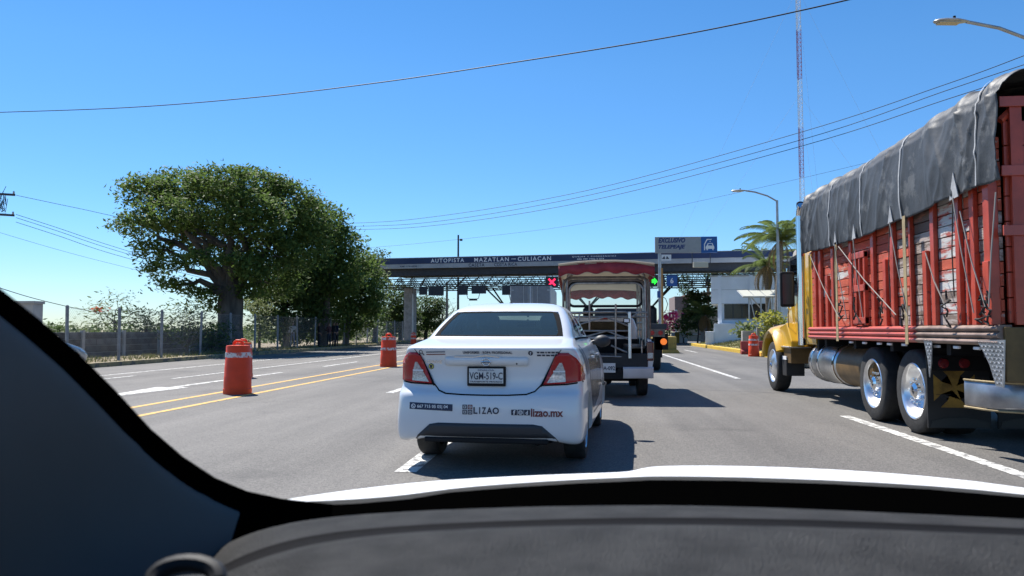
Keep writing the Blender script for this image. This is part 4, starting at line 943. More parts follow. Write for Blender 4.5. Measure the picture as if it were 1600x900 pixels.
# far side, head board and rear gate
mb = MB(); mb.bx(WID-.06, WID, .02, YF-YR-.02, ZB, 3.4); mb.build('far_side', M['plank'][4], truck)
mb = MB(); mb.bx(.05, WID-.07, YF-YR-.08, YF-YR-.02, ZB, 3.5); mb.build('head_board', M['plank'][4], truck)
for k in range(8):
    z = ZB+.02+k*.245; mb = MB(); mb.bx(.06, WID-.07, .015, .05, z, z+.235); mb.build('tail_board', M['stake'], truck, bev=.004)
for x in (.10, .62, 1.2, 1.8, 2.3): mb = MB(); mb.bx(x, x+.11, -.03, .012, ZB, 3.5); mb.build('rear_stake', M['stake'], truck, bev=.004)
for z in (ZB+.85, 2.75, 3.42): mb = MB(); mb.bx(.0, WID, -.055, -.032, z, z+.10); mb.build('rear_bar', M['rail_red'], truck, bev=.004)
mb = MB(); mb.tube([(.04+2.4*u, .03, 3.30+.42*math.sin(math.pi*u)**.6) for u in [k/14 for k in range(15)]], .04, 6); mb.build('tarp_bow', M['stake'], truck)
mb = MB(); mb.bx(-.02, WID, -.05, .0, .78, ZB-.02); mb.build('rear_sill', M['cab_brown'], truck, bev=.01)
# tie-down straps and ropes
def strap(px, w, ztop):
    y = yX(px, 460); mb = MB(); mb.bx(-.135, -.128, y-YR-w/2, y-YR+w/2, ZB-.22, ztop); mb.build('strap', M['strap'], truck)
strap(1321, .10, zX(1321, 378)); strap(1433, .085, zX(1433, 336))
# chassis, tank, steps
mb = MB()
for x in (.75, 1.6): mb.bx(x, x+.1, .3, 9.5, .72, 1.0)
for y in (.4, 1.2, 2.8, 4.2, 5.6): mb.bx(.05, WID-.1, y, y+.1, ZB-.33, ZB-.19)
mb.build('chassis', M['black'], truck)
ta, tb_ = yX(1303, 570, 4.05), yX(1262, 570, 4.05)
mb = MB(); c = L(4.40, (ta+tb_)/2, .70); hl = (tb_-ta)/2
mb.lathe([(0, -hl), (.30, -hl+.0), (.345, -hl+.05), (.35, hl-.05), (.31, hl), (0, hl)], c, 'Y', 32); tk = mb.build('fuel_tank', M['alu'], truck, smooth=40)
mb = MB(); l2 = yX(1303, 570, 4.05)-yX(1362, 570, 4.05); mb.lathe([(0, 0), (.32, 0), (.335, -.03), (.335, -l2), (0, -l2)], (c[0], c[1]-hl-.01, c[2]), 'Y', 32); mb.build('tank_shaded_end', M['cab_brown'], truck, smooth=40)  # rear length of the tank, its shade put in as brown
for u in (-.9, .2, .75):
    mb = MB(); mb.lathe([(.352, -.03), (.36, -.03), (.36, .03), (.352, .03)], (c[0], c[1]+u*hl, c[2]), 'Y', 32); mb.build('tank_band', M['chrome'], truck)
mb = MB(); mb.lathe([(.05, 0), (.05, .07), (0, .07)], (c[0]-.1, c[1], 1.03), 'Z', 12); mb.build('tank_cap', M['black'], truck)
# wheels
for px, py in ((1428, 677), (1370, 657)):
    g = gnd(px, py); yw = g.y-YR
    for s, x in ((-1, .0), (-1, .34), (1, WID-.34), (1, WID)):
        o = wheel(truck, (x+(.20 if s < 0 else -.2), yw, .52), .52, .28, m_rim='bright_rim', side=s, spokes=0, dish=.02)
    for s in (-1,):
        nut = MB()
        for k in range(10):
            a = 2*math.pi*k/10; nut.lathe([(.02, 0), (.02, -.04), (0, -.045)], (.13, yw+.15*math.cos(a), .52+.15*math.sin(a)), 'X', 6)
        nut.lathe([(.11, .02), (.10, -.06), (.06, -.085), (0, -.09)], (.14, yw, .52), 'X', 16)
        nut.build('hub', M['chrome'], truck)['kind'] = 'stuff'
    mb = MB(); mb.tube([(.2, yw, .52), (WID-.2, yw, .52)], .1, 8); mb.build('axle', M['black'], truck)
# mud flaps with a cross patee, tail lamps, tread plate, bent bumper
yf = yX(1454, 640, 4.02)-YR
for k, x in enumerate((.02, .80, 1.58)):
    mb = MB(); mb.bx(x, x+.70, yf, yf+.02, .13, .98); fl = mb.build('mud_flap', M['flap'], truck)
    cx, cz, s = x+.30, .60, .235; pts = []
    for q in range(4):
        a = q*math.pi/2; 
        for du, dv in ((.10, -.13), (.6, -.30), (.98, -.66), (.98, .66), (.6, .30), (.10, .13)):
            if True: pts.append((cx+s*(du*math.cos(a)-dv*math.sin(a)), cz+s*(du*math.sin(a)+dv*math.cos(a))))
    mb = MB(); mb.prism(pts, (0, yf-.001, 0), (1, 0, 0), (0, 0, 1), (0, -.004, 0)); mb.build('cross_emblem', M['flap_yellow'], fl)
    mb = MB(); mb.prism([(x+.02, .14), (x+.68, .14), (x+.66, .21), (x+.45, .25), (x+.2, .25), (x+.04, .21)], (0, yf-.001, 0), (1, 0, 0), (0, 0, 1), (0, -.006, 0)); mb.build('flap_weight', mat('flap_weight_steel', (.04, .042, .045), .35, .6), fl)
mb = MB(); mb.bx(.02, WID, yf-.05, yf, .98, 1.06); mb.build('flap_bar', M['black'], truck)
mb = MB(); mb.bx(.05, WID-.1, yf+.04, yf+.08, .9, ZB-.2); mb.build('rear_bulkhead', M['black'], truck)
mb = MB(); mb.bx(.02, .95, yf-.09, yf-.052, .80, .98); tb2 = mb.build('lamp_bar', M['black'], truck, bev=.01)
for x in (.17, .40): mb = MB(); mb.lathe([(0, -.03), (.05, -.028), (.062, 0)], (x, yf-.092, .89), 'Y', 18); mb.build('tail_lamp', mat('dull_red_lens', (.16, .015, .02), .25, coat=1), truck)
def tread(pts, name='tread_plate'):
    q = [atX(a, b_, XL-.075) for a, b_ in pts]; x = XL-.075-T0.x
    mb = MB(); mb.prism([(p.y-YR, p.z) for p in q], (x, 0, 0), (0, 1, 0), (0, 0, 1), (.012, 0, 0)); o = mb.build(name, M['tread_plate'], truck)
    ymin, ymax = min(p.y for p in q), max(p.y for p in q); zmin, zmax = min(p.z for p in q), max(p.z for p in q)
    poly = [(p.y, p.z) for p in q]
    def inside(y, z):
        r = False; j = len(poly)-1
        for i in range(len(poly)):
            if (poly[i][1] > z) != (poly[j][1] > z) and y < (poly[j][0]-poly[i][0])*(z-poly[i][1])/(poly[j][1]-poly[i][1])+poly[i][0]: r = not r
            j = i
        return r
    mb = MB(); s = .038; i = 0; y = ymin
    while y < ymax:
        z = zmin; j = 0
        while z < zmax:
            if inside(y, z) and inside(y+.015, z) and inside(y-.015, z): mb.box((x-.003, y-YR, z), (.006, .028, .007), (R(45) if (i+j) % 2 else R(-45), 0, 0))
            z += s; j += 1
        y += s; i += 1
    tag(mb.build('raised_tread', M['alu'], o), kind='stuff')
tread([(1526, 532), (1569, 531), (1568, 606), (1556, 603), (1546, 570), (1536, 549)]); tread([(1443, 531), (1456, 531), (1455, 566), (1452, 590), (1449, 560)])
bp = []
for px, u in ((1508, 0), (1520, .02), (1540, .05), (1560, .10)):
    p = atX(px, 620, XL-.03+u); bp.append((p.x-T0.x, p.y-YR))
bp += [(.28, bp[-1][1]-.18), (.6, bp[-1][1]-.27), (1.25, bp[-1][1]-.30), (WID-.3, bp[-1][1]-.2)]
mb = MB(); z0, z1 = .48, .76
sec = [[(x, y, z0), (x-.02, y-.03, z0+.04), (x-.02, y-.03, z1-.05), (x, y, z1), (x+.02, y+.02, z1), (x+.02, y+.02, z0)] for x, y in bp]
mb.loft(sec, True, True); bmp = mb.build('rear_bumper', M['bumper_steel'], truck, smooth=40)
for z in (z0, z1): mb = MB(); mb.tube([(x-.012, y-.012, z) for x, y in bp], .012, 6); mb.build('bumper_edge', M['strap'], bmp)
# ---- cab
YC = YF-YR                                            # local y of the bed front
yfw = gnd(1224, 610).y-YR                             # front axle
def sect(y, x0, x1, z0, z1, r=.12):
    p = []
    for cx, cz, a0 in ((x1-r, z0+r*.3, -90), (x1-r, z1-r, 0), (x0+r, z1-r, 90), (x0+r, z0+r*.3, 180)):
        for k in range(5):
            a = R(a0+90*k/4); rr = r if cz > z0+r*.5 else r*.3
            p.append((cx+rr*math.cos(a), y, cz+rr*math.sin(a)))
    return p
cx0, cx1 = .05, WID-.05
mb = MB(); mb.loft([sect(YC+.25, cx0, cx1, 1.0, 2.72), sect(YC+.7, cx0, cx1, 1.0, 2.85), sect(YC+1.35, cx0, cx1, 1.0, 2.85), sect(YC+1.62, cx0+.03, cx1-.03, 1.0, 2.72), sect(YC+1.85, cx0+.06, cx1-.06, 1.0, 2.0)], True, True)
cab = mb.build('cab', M['yellow_cab'], truck, smooth=35)
mb = MB(); x = cx0-.006
mb.prism([(YC+.75, 1.98), (YC+1.62, 1.98), (YC+1.5, 2.62), (YC+.8, 2.66)], (x, 0, 0), (0, 1, 0), (0, 0, 1), (.02, 0, 0)); mb.build('side_window', M['dark_glass'], cab)
mb = MB(); mb.prism([(YC+.70, 1.93), (YC+1.69, 1.93), (YC+1.55, 2.68), (YC+.75, 2.72), (YC+.8, 2.66), (YC+1.5, 2.62), (YC+1.62, 1.98), (YC+.75, 1.98)], (x-.008, 0, 0), (0, 1, 0), (0, 0, 1), (.02, 0, 0)); mb.build('window_rubber', M['black'], cab)
mb = MB(); mb.bx(cx0-.008, cx0+.002, YC+.66, YC+.672, 1.1, 2.7); mb.bx(cx0-.008, cx0+.002, YC+1.76, YC+1.772, 1.1, 1.95); mb.build('door_seam', M['gap'], cab)
mb = MB(); mb.box((cx0-.03, YC+.8, 1.82), (.03, .16, .04)); mb.build('door_handle', M['chrome'], cab, bev=.008)
mb = MB(); mb.prism([(cx0+.15, 2.08), (cx1-.15, 2.08), (cx1-.2, 2.6), (cx0+.2, 2.6)], (0, YC+1.80, 0), (1, 0, 0), (0, -.16/.5*.5, 1), (0, .03, 0)); mb.build('windscreen', M['dark_glass'], cab)
# bonnet and front wings
mb = MB(); mb.loft([sect(YC+1.84, cx0+.24, cx1-.24, 1.0, 2.02, .2), sect(YC+2.4, cx0+.28, cx1-.28, 1.0, 1.96, .22), sect(YC+3.2, cx0+.34, cx1-.34, .95, 1.84, .24), sect(YC+3.42, cx0+.40, cx1-.40, .9, 1.7, .24)], True, True); mb.build('bonnet', M['yellow_cab'], truck, smooth=40)
mb = MB(); mb.bx(cx0+.5, cx1-.5, YC+3.42, YC+3.47, .9, 1.66); mb.build('grille', M['chrome'], truck)
for s in (1, -1):
    X = (lambda v: v) if s > 0 else (lambda v: WID-v)
    secs = []
    for k in range(15):
        a = R(22+k*(146/14)); rr = .66+(.0 if k > 1 else .03*(2-k)); y, z = yfw-rr*math.cos(a), .56+rr*math.sin(a)*1.05
        dy, dz = -math.cos(a), math.sin(a)
        secs.append([(X(-.10), y-dy*.05, z-dz*.05), (X(-.12), y, z), (X(-.05), y+dy*.05, z+dz*.07), (X(.15), y+dy*.07, z+dz*.13), (X(.50), y+dy*.07, z+dz*.18), (X(.62), y, z+.1*max(0, dz)), (X(.62), y-dy*.06, z-dz*.05), (X(.0), y-dy*.06, z-dz*.05)])
    mb = MB(); mb.loft(secs, True, True); mb.build('front_wing', M['yellow_cab'], truck, smooth=40)
    mb = MB(); mb.prism([(yfw-.64, .92), (yfw-.60, 1.1), (yfw-.34, 1.32), (YC+1.85, 1.42), (YC+1.5, 1.05), (YC+1.5, .92)], (X(.02), 0, 0), (0, 1, 0), (0, 0, 1), ((.25 if s > 0 else -.25), 0, 0)); mb.build('wing_skirt', M['yellow_cab'], truck, bev=.02)
    w_ = wheel(truck, (X(.10), yfw, .52), .52, .28, m_rim='bright_rim', side=-s, spokes=0, dish=-.05)
    nut = MB()
    for k in range(10):
        a = 2*math.pi*k/10; nut.lathe([(.018, 0), (.016, -.09), (0, -.12)], (X(.04), yfw+.13*math.cos(a), .52+.13*math.sin(a)), 'X', 6) if s > 0 else None
    nut.lathe([(.10, .05), (.09, -.10), (.05, -.14), (0, -.15)], (X(.05), yfw, .52), 'X', 16); nut.build('hub', M['chrome'], truck)['kind'] = 'stuff'
    mb = MB(); mb.bx(X(.0), X(.35), yfw-.98, yfw-.66, .36, .72); mb.build('mud_guard', M['flap'], truck, bev=.01)
    # stack
    mb = MB(); mb.tube([(X(-.08), YC+.34, 1.0), (X(-.08), YC+.34, 2.2), (X(-.08), YC+.34, 3.35)], .075, 16); mb.tube([(X(-.08), YC+.34, 3.35), (X(-.08), YC+.30, 3.45), (X(-.08), YC+.22, 3.52)], [.075, .075, .07], 16); mb.build('exhaust_stack', M['chrome'], truck, smooth=50)
    # mirror
    ym = YC+2.05; m0 = atX(1230, 452, T0.x-.22); ml = m0.y-YR
    mb = MB(); mb.box((X(-.22), ml, m0.z), (.26, .09, .66)); mr = mb.build('door_mirror', M['black'], truck, bev=.035)
    mb = MB(); mb.box((X(-.22), ml-.05, m0.z), (.2, .012, .56)); mb.build('mirror_glass', mat('dim_mirror_glass', (.03, .033, .038), .25), mr)
    mb = MB()
    for z in (m0.z+.36, m0.z-.36): mb.tube([(X(cx0+.02), YC+1.7, z), (X(-.22), ml+.02, z+.02)], .014, 6)
    mb.tube([(X(-.22), ml+.02, m0.z+.38), (X(-.22), ml+.02, m0.z-.36)], .012, 6); mb.build('mirror_arm', M['chrome'], mr)
# steps, battery box and yellow back wall trim
mb = MB(); mb.bx(.02, .45, yfw-1.25, yfw-.70, .62, .92); mb.build('step_box', M['cab_brown'], truck, bev=.01)
mb = MB(); mb.bx(-.03, .40, yfw-1.30, yfw-.66, .92, .95); mb.build('step_plate', M['alu'], truck, bev=.008)
mb = MB(); mb.bx(-.01, .01, yfw-1.0, yfw-.70, .68, .75); mb.build('step_lamp', M['white_print'], truck)
mb = MB(); mb.bx(.02, .06, YC+.02, YC+.24, 1.12, 2.62); mb.build('cab_guard', M['yellow_cab'], truck, bev=.01)
mb = MB(); mb.bx(cx0+.1, cx1-.1, YC+.15, YC+.26, .9, 1.1); mb.build('cab_mount', M['black'], truck)
a = atX(1265, 338, T0.x+.1); mb = MB(); mb.box((-.02, YC+.56, a.z-.05), (.10, .12, .34)); ml_ = mb.build('marker_board', M['yellow_cab'], truck, bev=.03)
mb = MB(); mb.box((-.02, YC+.55, a.z+.2), (.11, .13, .2)); mb.build('marker_lamp', M['black'], truck, bev=.03)
mb = MB(); mb.bx(.1, WID-.1, YC+3.3, YC+3.62, .42, .82); mb.build('front_bumper', M['chrome'], truck, bev=.05)

# ---------------------------------------------------------------- tarpaulin over the load
edge = [(1262, 395), (1290, 389), (1310, 383), (1345, 372), (1360, 366), (1380, 357), (1397, 349), (1427, 338), (1450, 328), (1467, 320), (1500, 305), (1533, 293), (1567, 282)]
E = [(lambda p: (p.y, p.z))(atX(a, b_, XL-.08)) for a, b_ in edge][::-1]
crest = [(1283, 300), (1313, 282), (1340, 267), (1377, 247), (1413, 221), (1450, 200), (1483, 178), (1510, 160), (1550, 140), (1573, 128)]
CR = [(lambda p: (p.y, p.z))(atX(a, b_, XL+.22)) for a, b_ in crest][::-1]
def interp(T, y):
    if y <= T[0][0]: return T[0][1]
    for (a, za), (b_, zb) in zip(T, T[1:]):
        if y <= b_: return za+(zb-za)*(y-a)/(b_-a)
    return T[-1][1]
from mathutils import noise as mnoise
tarp = thing('tarpaulin', (XL, YR, ZB), 'black tarpaulin with pale seams draped over the red stake bed', 'tarpaulin')
def tarp_profile(y, n=92):
    zb, zc = interp(E, y), interp(CR, y); pts = []
    zs = zc-.26
    for k in range(n+1):
        u = k/n; 
        if u < .36: v = u/.36; p = (XL-.10-.02*math.sin(v*3.1), zb+(zs-zb)*v)
        elif u < .46: v = (u-.36)/.10; a = v*math.pi/2*.86; p = (XL-.08+.30*(1-math.cos(a)), zs+.26*math.sin(a))
        elif u < .64: v = (u-.46)/.18; p = (XL+.2+v*(WID-.4), zc-.01+.10*math.sin(math.pi*v))
        elif u < .74: v = (u-.64)/.10; a = (1-v)*math.pi/2*.86; p = (XL+WID+.08-.30*(1-math.cos(a)), zs+.26*math.sin(a))
        else: v = 1-(u-.74)/.26; p = (XL+WID+.085, zb+(zs-zb)*v)
        pts.append(p)
    return pts
YA, YB2 = YR-.24, YF+.12; NY = 300; secs = []
for j in range(NY+1):
    y = YA+(YB2-YA)*j/NY; row = []
    for k, (x, z) in enumerate(tarp_profile(y)):
        u = k/92; q = Vector((y*3.2, z*1.0+u, 3.0)); f = -abs(mnoise.noise(Vector((y*2.1+z*.9*math.sin(y), z*.35, 1))))*1.1+.25+mnoise.noise(q)*.45+mnoise.noise(Vector((y*7.5+z*2.2, z*1.4, 9)))*.35+mnoise.noise(Vector((y*4-z*5, z*2.5, 5)))*.3
        ff = 0
        for a_, s_, w_ in ((.25, 1.7, 1), (-.35, 2.3, .8), (.7, 2.9, .5)):      # creases: sharp ridges along several directions
            g_ = mnoise.noise(Vector(((y+a_*z)*s_, (z-a_*y)*.22, s_*3))); ff += w_*(1-abs(g_)*2.2)**5 if abs(g_) < .45 else 0
        f = f*.38+ff*.42
        amp = .065 if (u < .36 or u > .74) else .045
        amp *= 1.25 if y < YR+1.3 or y > YF-.9 else .6
        sag = -.025*math.sin((y-YR)*4.4)**2 if .4 < u < .7 else 0
        d = f*amp; x2 = x-d if u < .46 else (x+d if u > .64 else x); z2 = z+(d if .34 < u < .76 else d*.15)+sag
        row.append((x2-XL, y-YR, z2-ZB))
    secs.append(row)
fr = secs[-1]; 
for q in (.10, .2): secs.append([(x*(1-q*.1)+.12*q, y+.05+q*.2, (z-(2.66-ZB))*(1-q*1.6)+2.66-ZB) for x, y, z in fr])
mb = MB(); mb.loft(secs); cover = mb.build('cover', M['tarp'], tarp, smooth=70)
so = cover.modifiers.new('t', 'SOLIDIFY'); so.thickness = .006
def seam(px_list, w):
    """A pale seam that runs up the side over the shoulder."""
    mb = MB()
    for px in px_list:
        y = yX(px, 330); j = min(NY-1, max(0, int((y-YA)/(YB2-YA)*NY))); row = secs[j]; pts = [Vector(p)+Vector((-.012, 0, .006)) for p in row[0:48]]
        mb = MB(); mb.loft([[p+Vector((0, -w/2, 0)) for p in pts], [p+Vector((0, w/2, 0)) for p in pts]]); mb.build('seam', M['tarp_pale'], tarp, smooth=True)
seam([1308], .028); seam([1359], .03); seam([1424], .032); seam([1551], .02)
for px, py in ((1305, 372), (1334, 362), (1391, 335), (1490, 290)):
    a = atX(px, py, XL-.13); s = .10 if px < 1450 else .13; x = -.135
    mb = MB(); c = Vector((x, a.y-YR, a.z-ZB)); mb.prism([(-s*.75, -s), (s*.75, -s*1.1), (.0, s*1.1)], c, (0, 1, 0), (0, 0, 1), (.01, 0, 0)); mb.build('corner_patch', M['tarp_pale'], tarp)
    yb = a.y-YR
    for dy, zb in ((random.Random(px).uniform(-.5, -.2), .12), (.05, .3)):
        mb = MB(); mb.tube([(x-.006, yb, a.z-ZB-s), (x-.02, yb+dy*.5, (a.z-ZB-s)*.5+.1), (x-.0, yb+dy, zb)], .007, 5); mb.build('rope', M['rope_pale' if dy < 0 else 'rope'], tarp)
for a, b_ in (((1310, 385), (1400, 492)), ((1266, 400), (1310, 495)), ((1556, 300), (1545, 480)), ((1500, 330), (1540, 480)), ((1446, 395), (1478, 480))):
    p, q = atX(*a, XL-.14), atX(*b_, XL-.14); mb = MB(); mb.tube([(-.14, p.y-YR, p.z-ZB), (-.15, (p.y+q.y)/2-YR, (p.z+q.z)/2-ZB-.03), (-.14, q.y-YR, q.z-ZB)], .007, 5); mb.build('rope', M['rope_pale'], tarp)
rk = random.Random(3)
for px in (1313, 1335, 1375, 1412, 1480, 1535, 1543):
    p = atX(px, 488, XL-.13); mb = MB(); pts = [(-.13+rk.uniform(-.02, .02), p.y-YR+rk.gauss(0, .045), p.z-ZB+.18-.30*k/13+rk.gauss(0, .03)) for k in range(14)]; mb.tube(pts, .011, 5); mb.build('rope_knot', M['rope'], tarp)
# ================================================================ TOLL PLAZA
M['fascia_blue'] = mat('dark_blue_fascia', (.012, .026, .085), .45, var=.12, vscale=.6)
M['fascia_grey'] = mat('pale_grey_fascia', (.33, .34, .35), .6, var=.10, vscale=.8)
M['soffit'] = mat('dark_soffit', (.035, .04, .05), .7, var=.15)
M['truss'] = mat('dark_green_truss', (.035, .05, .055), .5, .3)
M['wall_white'] = mat('painted_wall', (.70, .73, .76), .85, var=.08, vscale=.7, bump=.1)
M['sign_grey'] = mat('grey_sign_sheet', (.30, .31, .32), .5, var=.05); M['sign_blue'] = mat('blue_sign_sheet', (.008, .09, .32), .45)
M['sign_white'] = mat('white_sign_sheet', (.7, .7, .7), .5)
M['led_red'] = mat('lit_red_signal', (.5, .01, .03), .5, emit=((1, .02, .08), 1.6)); M['led_green'] = mat('lit_green_signal', (.02, .5, .03), .5, emit=((.02, 1, .04), 1.3))
A0, B0 = dep(556, 520, 71), dep(1275, 520, 62); A0.z = B0.z = 0
U = (B0-A0); LEN = U.length; U.normalize(); V = Vector((-U.y, U.x, 0)); ANG = math.atan2(U.y, U.x)
def fas(px, py=450):
    r = ray(px, py); t = (A0-C0).dot(V)/r.dot(V); p = C0+r*t; return (p-A0).dot(U), p.z
toll = thing('toll_canopy', A0, 'long toll plaza canopy with a dark blue and grey fascia over a steel truss', 'toll canopy', rz=ANG)
ZA, ZB1, ZC, ZD, ZE = 7.79, 7.26, 6.86, 6.22, 5.40
mb = MB(); mb.bx(0, LEN, 0, .25, ZB1, ZA); mb.build('blue_fascia', M['fascia_blue'], toll)
mb = MB(); mb.bx(0, LEN, .02, .25, ZC, ZB1-.004); mb.build('grey_fascia', M['fascia_grey'], toll)
for k in range(1, 13): mb = MB(); x = LEN*k/13; mb.bx(x-.015, x+.015, .012, .03, ZC, ZB1-.006); mb.build('fascia_joint', M['steel'], toll)
mb = MB(); mb.bx(0, LEN, -.03, .27, ZA, ZA+.05); mb.build('coping', M['steel'], toll)
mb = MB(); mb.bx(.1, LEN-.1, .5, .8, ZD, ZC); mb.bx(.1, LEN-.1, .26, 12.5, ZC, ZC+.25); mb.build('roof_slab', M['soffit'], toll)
mb = MB(); mb.bx(0, LEN, 12.5, 12.75, ZC, ZA); mb.build('rear_fascia', M['fascia_blue'], toll)
mb = MB(); mb.bx(0, .2, .26, 12.5, ZC, ZA-.02); mb.bx(LEN-.2, LEN, .26, 12.5, ZC, ZA-.02); mb.build('end_fascia', M['fascia_grey'], toll)
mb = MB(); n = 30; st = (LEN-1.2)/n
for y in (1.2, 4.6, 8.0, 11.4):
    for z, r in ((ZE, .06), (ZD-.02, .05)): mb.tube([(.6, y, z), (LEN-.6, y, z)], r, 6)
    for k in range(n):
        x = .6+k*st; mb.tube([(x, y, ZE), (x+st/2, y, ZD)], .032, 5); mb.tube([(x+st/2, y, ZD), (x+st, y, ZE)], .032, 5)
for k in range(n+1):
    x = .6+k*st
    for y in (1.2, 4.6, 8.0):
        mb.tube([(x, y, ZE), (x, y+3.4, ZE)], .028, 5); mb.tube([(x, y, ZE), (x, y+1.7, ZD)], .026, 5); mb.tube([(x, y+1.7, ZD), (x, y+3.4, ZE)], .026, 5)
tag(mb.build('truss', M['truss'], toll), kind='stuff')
# columns
for px in (605, 1135):
    x, _ = fas(px); mb = MB(); mb.bx(x-.45, x+.45, 5.4, 6.6, 0, ZE); mb.build('column', M['post'], toll, bev=.03)
for px in (767, 905, 1012):
    x, _ = fas(px); mb = MB(); mb.tube([(x, 6, 0), (x, 6, 3.2)], .5, 10); mb.tube([(x, 6, 3.2), (x, 6, 3.5)], [.5, .2], 10)
    cn = mb.build('column', M['dark_steel'], toll)
    for dx, dy in ((-1.9, -1.4), (1.9, -1.4), (-1.9, 2), (1.9, 2)): mb = MB(); mb.tube([(x, 6, 3.3), (x+dx, 6+dy, ZE)], .08, 6); mb.build('strut', M['truss'], cn)
# lettering on the fascia
def ftext(txt, p0, p1, z0, z1, m, bold=.02, sp=1.0, y=-.006):
    a, b_ = fas(p0)[0], fas(p1)[0]; lettering(txt, (a, y, z0), (b_-a, 0, 0), (0, 0, z1-z0), M[m], toll, bold, 0, sp, off=(0, 0, 0), split=z1-z0 > .3)
ftext('AUTOPISTA', 673, 725, 7.34, 7.70, 'white_print', .012, 1.25); ftext('MAZATLAN', 741, 795, 7.34, 7.70, 'white_print', .012, 1.25)
a = fas(799)[0]; mb = MB(); mb.bx(a, fas(806)[0], -.01, -.002, 7.50, 7.55); mb.build('dash', M['white_print'], toll); ftext('CULIACAN', 809, 861, 7.34, 7.70, 'white_print', .012, 1.25)
ftext('CASETA', 732, 757, 6.90, 7.21, 'print', .018, 1.1, .014); ftext('COSTA RICA', 772, 808, 6.90, 7.21, 'print', .018, 1.1, .014)
ftext('KM 178+800', 625, 651, 7.0, 7.12, 'print', .02, 1.0, .014)
ftext('QUEJAS Y SUGERENCIAS', 894, 963, 7.52, 7.66, 'white_print', .012, 1.3); ftext('800 990 3900 Y 074', 902, 944, 7.32, 7.45, 'white_print', .012, 1.1); ftext('mazatlan_culiacan@ideal.com.mx', 902, 952, 7.06, 7.2, 'print', .02, 1, .014)
# lane signs and boxes hung below the truss
def hung(name, px0, px1, py0, py1, label, cat, group=None, d=-.1, mname='dark_steel', thick=.18, rods=True):
    (x0, zt), (x1, zb) = fas(px0, py0), fas(px1, py1); p = A0+U*((x0+x1)/2)+V*1.0
    t = thing(name, (p.x, p.y, zb), label, cat, group, ANG); w, h = (x1-x0)*1.016, zt-zb
    mb = MB(); mb.bx(-w/2, w/2, -thick, 0, 0, h); mb.build('box', M[mname], t, bev=.015)
    if rods:
        mb = MB()
        for x in (-w*.35, w*.35): mb.tube([(x, -thick/2, h-.02), (x, -thick/2, max(h+.05, ZE-zb+.03))], .02, 6)
        mb.build('hanger', M['truss'], t)
    return t, w, h
GL = 'unlit lane signs hung under the toll canopy'
for k, (q, lb) in enumerate((((650, 662, 447, 460), 'narrow unlit lane sign box at the left end of the row under the toll canopy'), ((665, 688, 446, 461), 'wide unlit lane sign box second from the left under the toll canopy'),
        ((711, 726, 445, 460), 'square unlit lane sign box left of the hanging ring lamp'), ((733, 755, 445, 458), 'wide unlit lane sign box just left of the forked column'), ((781, 797, 445, 460), 'square unlit lane sign box between the forked column and the box lorry'))):
    hung('lane_sign', q[0], q[1], q[2], q[3], lb, 'lane sign', GL)
t, w, h = hung('lane_signal', 850, 869, 431, 449, 'lit red cross lane signal on a dark box beside the awning', 'signal')
for s in (1, -1): mb = MB(); mb.box((.02, -.2, h/2), (.15, .03, .82), (0, R(45*s), 0)); mb.build('cross_bar', M['led_red'], t)
t, w, h = hung('lane_signal', 1015, 1038, 429, 446, 'lit green arrow lane signal right of the awning', 'signal')
mb = MB(); mb.prism([(-.36, .28), (-.16, .28), (-.16, .12), (.10, .42), (-.16, .72), (-.16, .6), (-.36, .6)], (-.1, -.185, 0), (1, 0, 0), (0, 0, 1), (0, -.02, 0)); mb.build('arrow', M['led_green'], t)
t, w, h = hung('lane_number_sign', 1041, 1058, 429, 446, 'blue lane sign with a white figure 6', 'sign', mname='sign_blue', thick=.08)
lettering('6', (-.13, -.085, h*.25), (.26, 0, 0), (0, 0, h*.5), M['white_print'], t, .03)
t, w, h = hung('ring_lamp', 729, 741, 466, 469, 'small dark lamp hanging in a bent tube loop under the canopy', 'lamp', rods=False)
mb = MB(); mb.tube([(-.1, -.1, .1), (-.5, -.1, .2), (-.62, -.1, .6), (-.6, -.1, 1.0), (-.45, -.1, 1.45)], .03, 6); mb.tube([(.1, -.1, .1), (.5, -.1, .2), (.6, -.1, .6), (.55, -.1, 1.0)], .03, 6); mb.build('loop', M['truss'], t)
# booths on their islands
M['booth'] = mat('booth_panel', (.12, .14, .17), .5, var=.1)
for k, px in enumerate((768, 905)):
    x, _ = fas(px); p = A0+U*x+V*4.0; t = thing('toll_booth', (p.x, p.y, 0), ('dark toll booth with a flat roof below the forked column', 'dark toll booth hidden behind the pickup taxi')[k], 'toll booth', 'toll booths under the canopy', ANG)
    mb = MB(); mb.bx(-.8, .8, -1.4, 1.4, .2, 1.25); mb.build('base_panel', M['booth'], t)
    mb = MB(); mb.bx(-.78, .78, -1.38, 1.38, 1.25, 2.5); mb.build('window_band', M['dark_glass'], t)
    mb = MB(); mb.bx(-1.6, 1.6, -1.9, 1.9, 2.72, 2.86); mb.build('roof', M['soffit'], t)
    mb = MB()
    for sx in (-.78, .78):
        for sy in (-1.38, 1.38): mb.bx(sx-.04, sx+.04, sy-.04, sy+.04, 1.2, 2.72)
    mb.build('corner_post', M['dark_steel'], t)
    mb = MB(); mb.bx(-1.0, 1.0, -5, 3, -.1, .2); mb.build('island', M['concrete'], t, bev=.04)
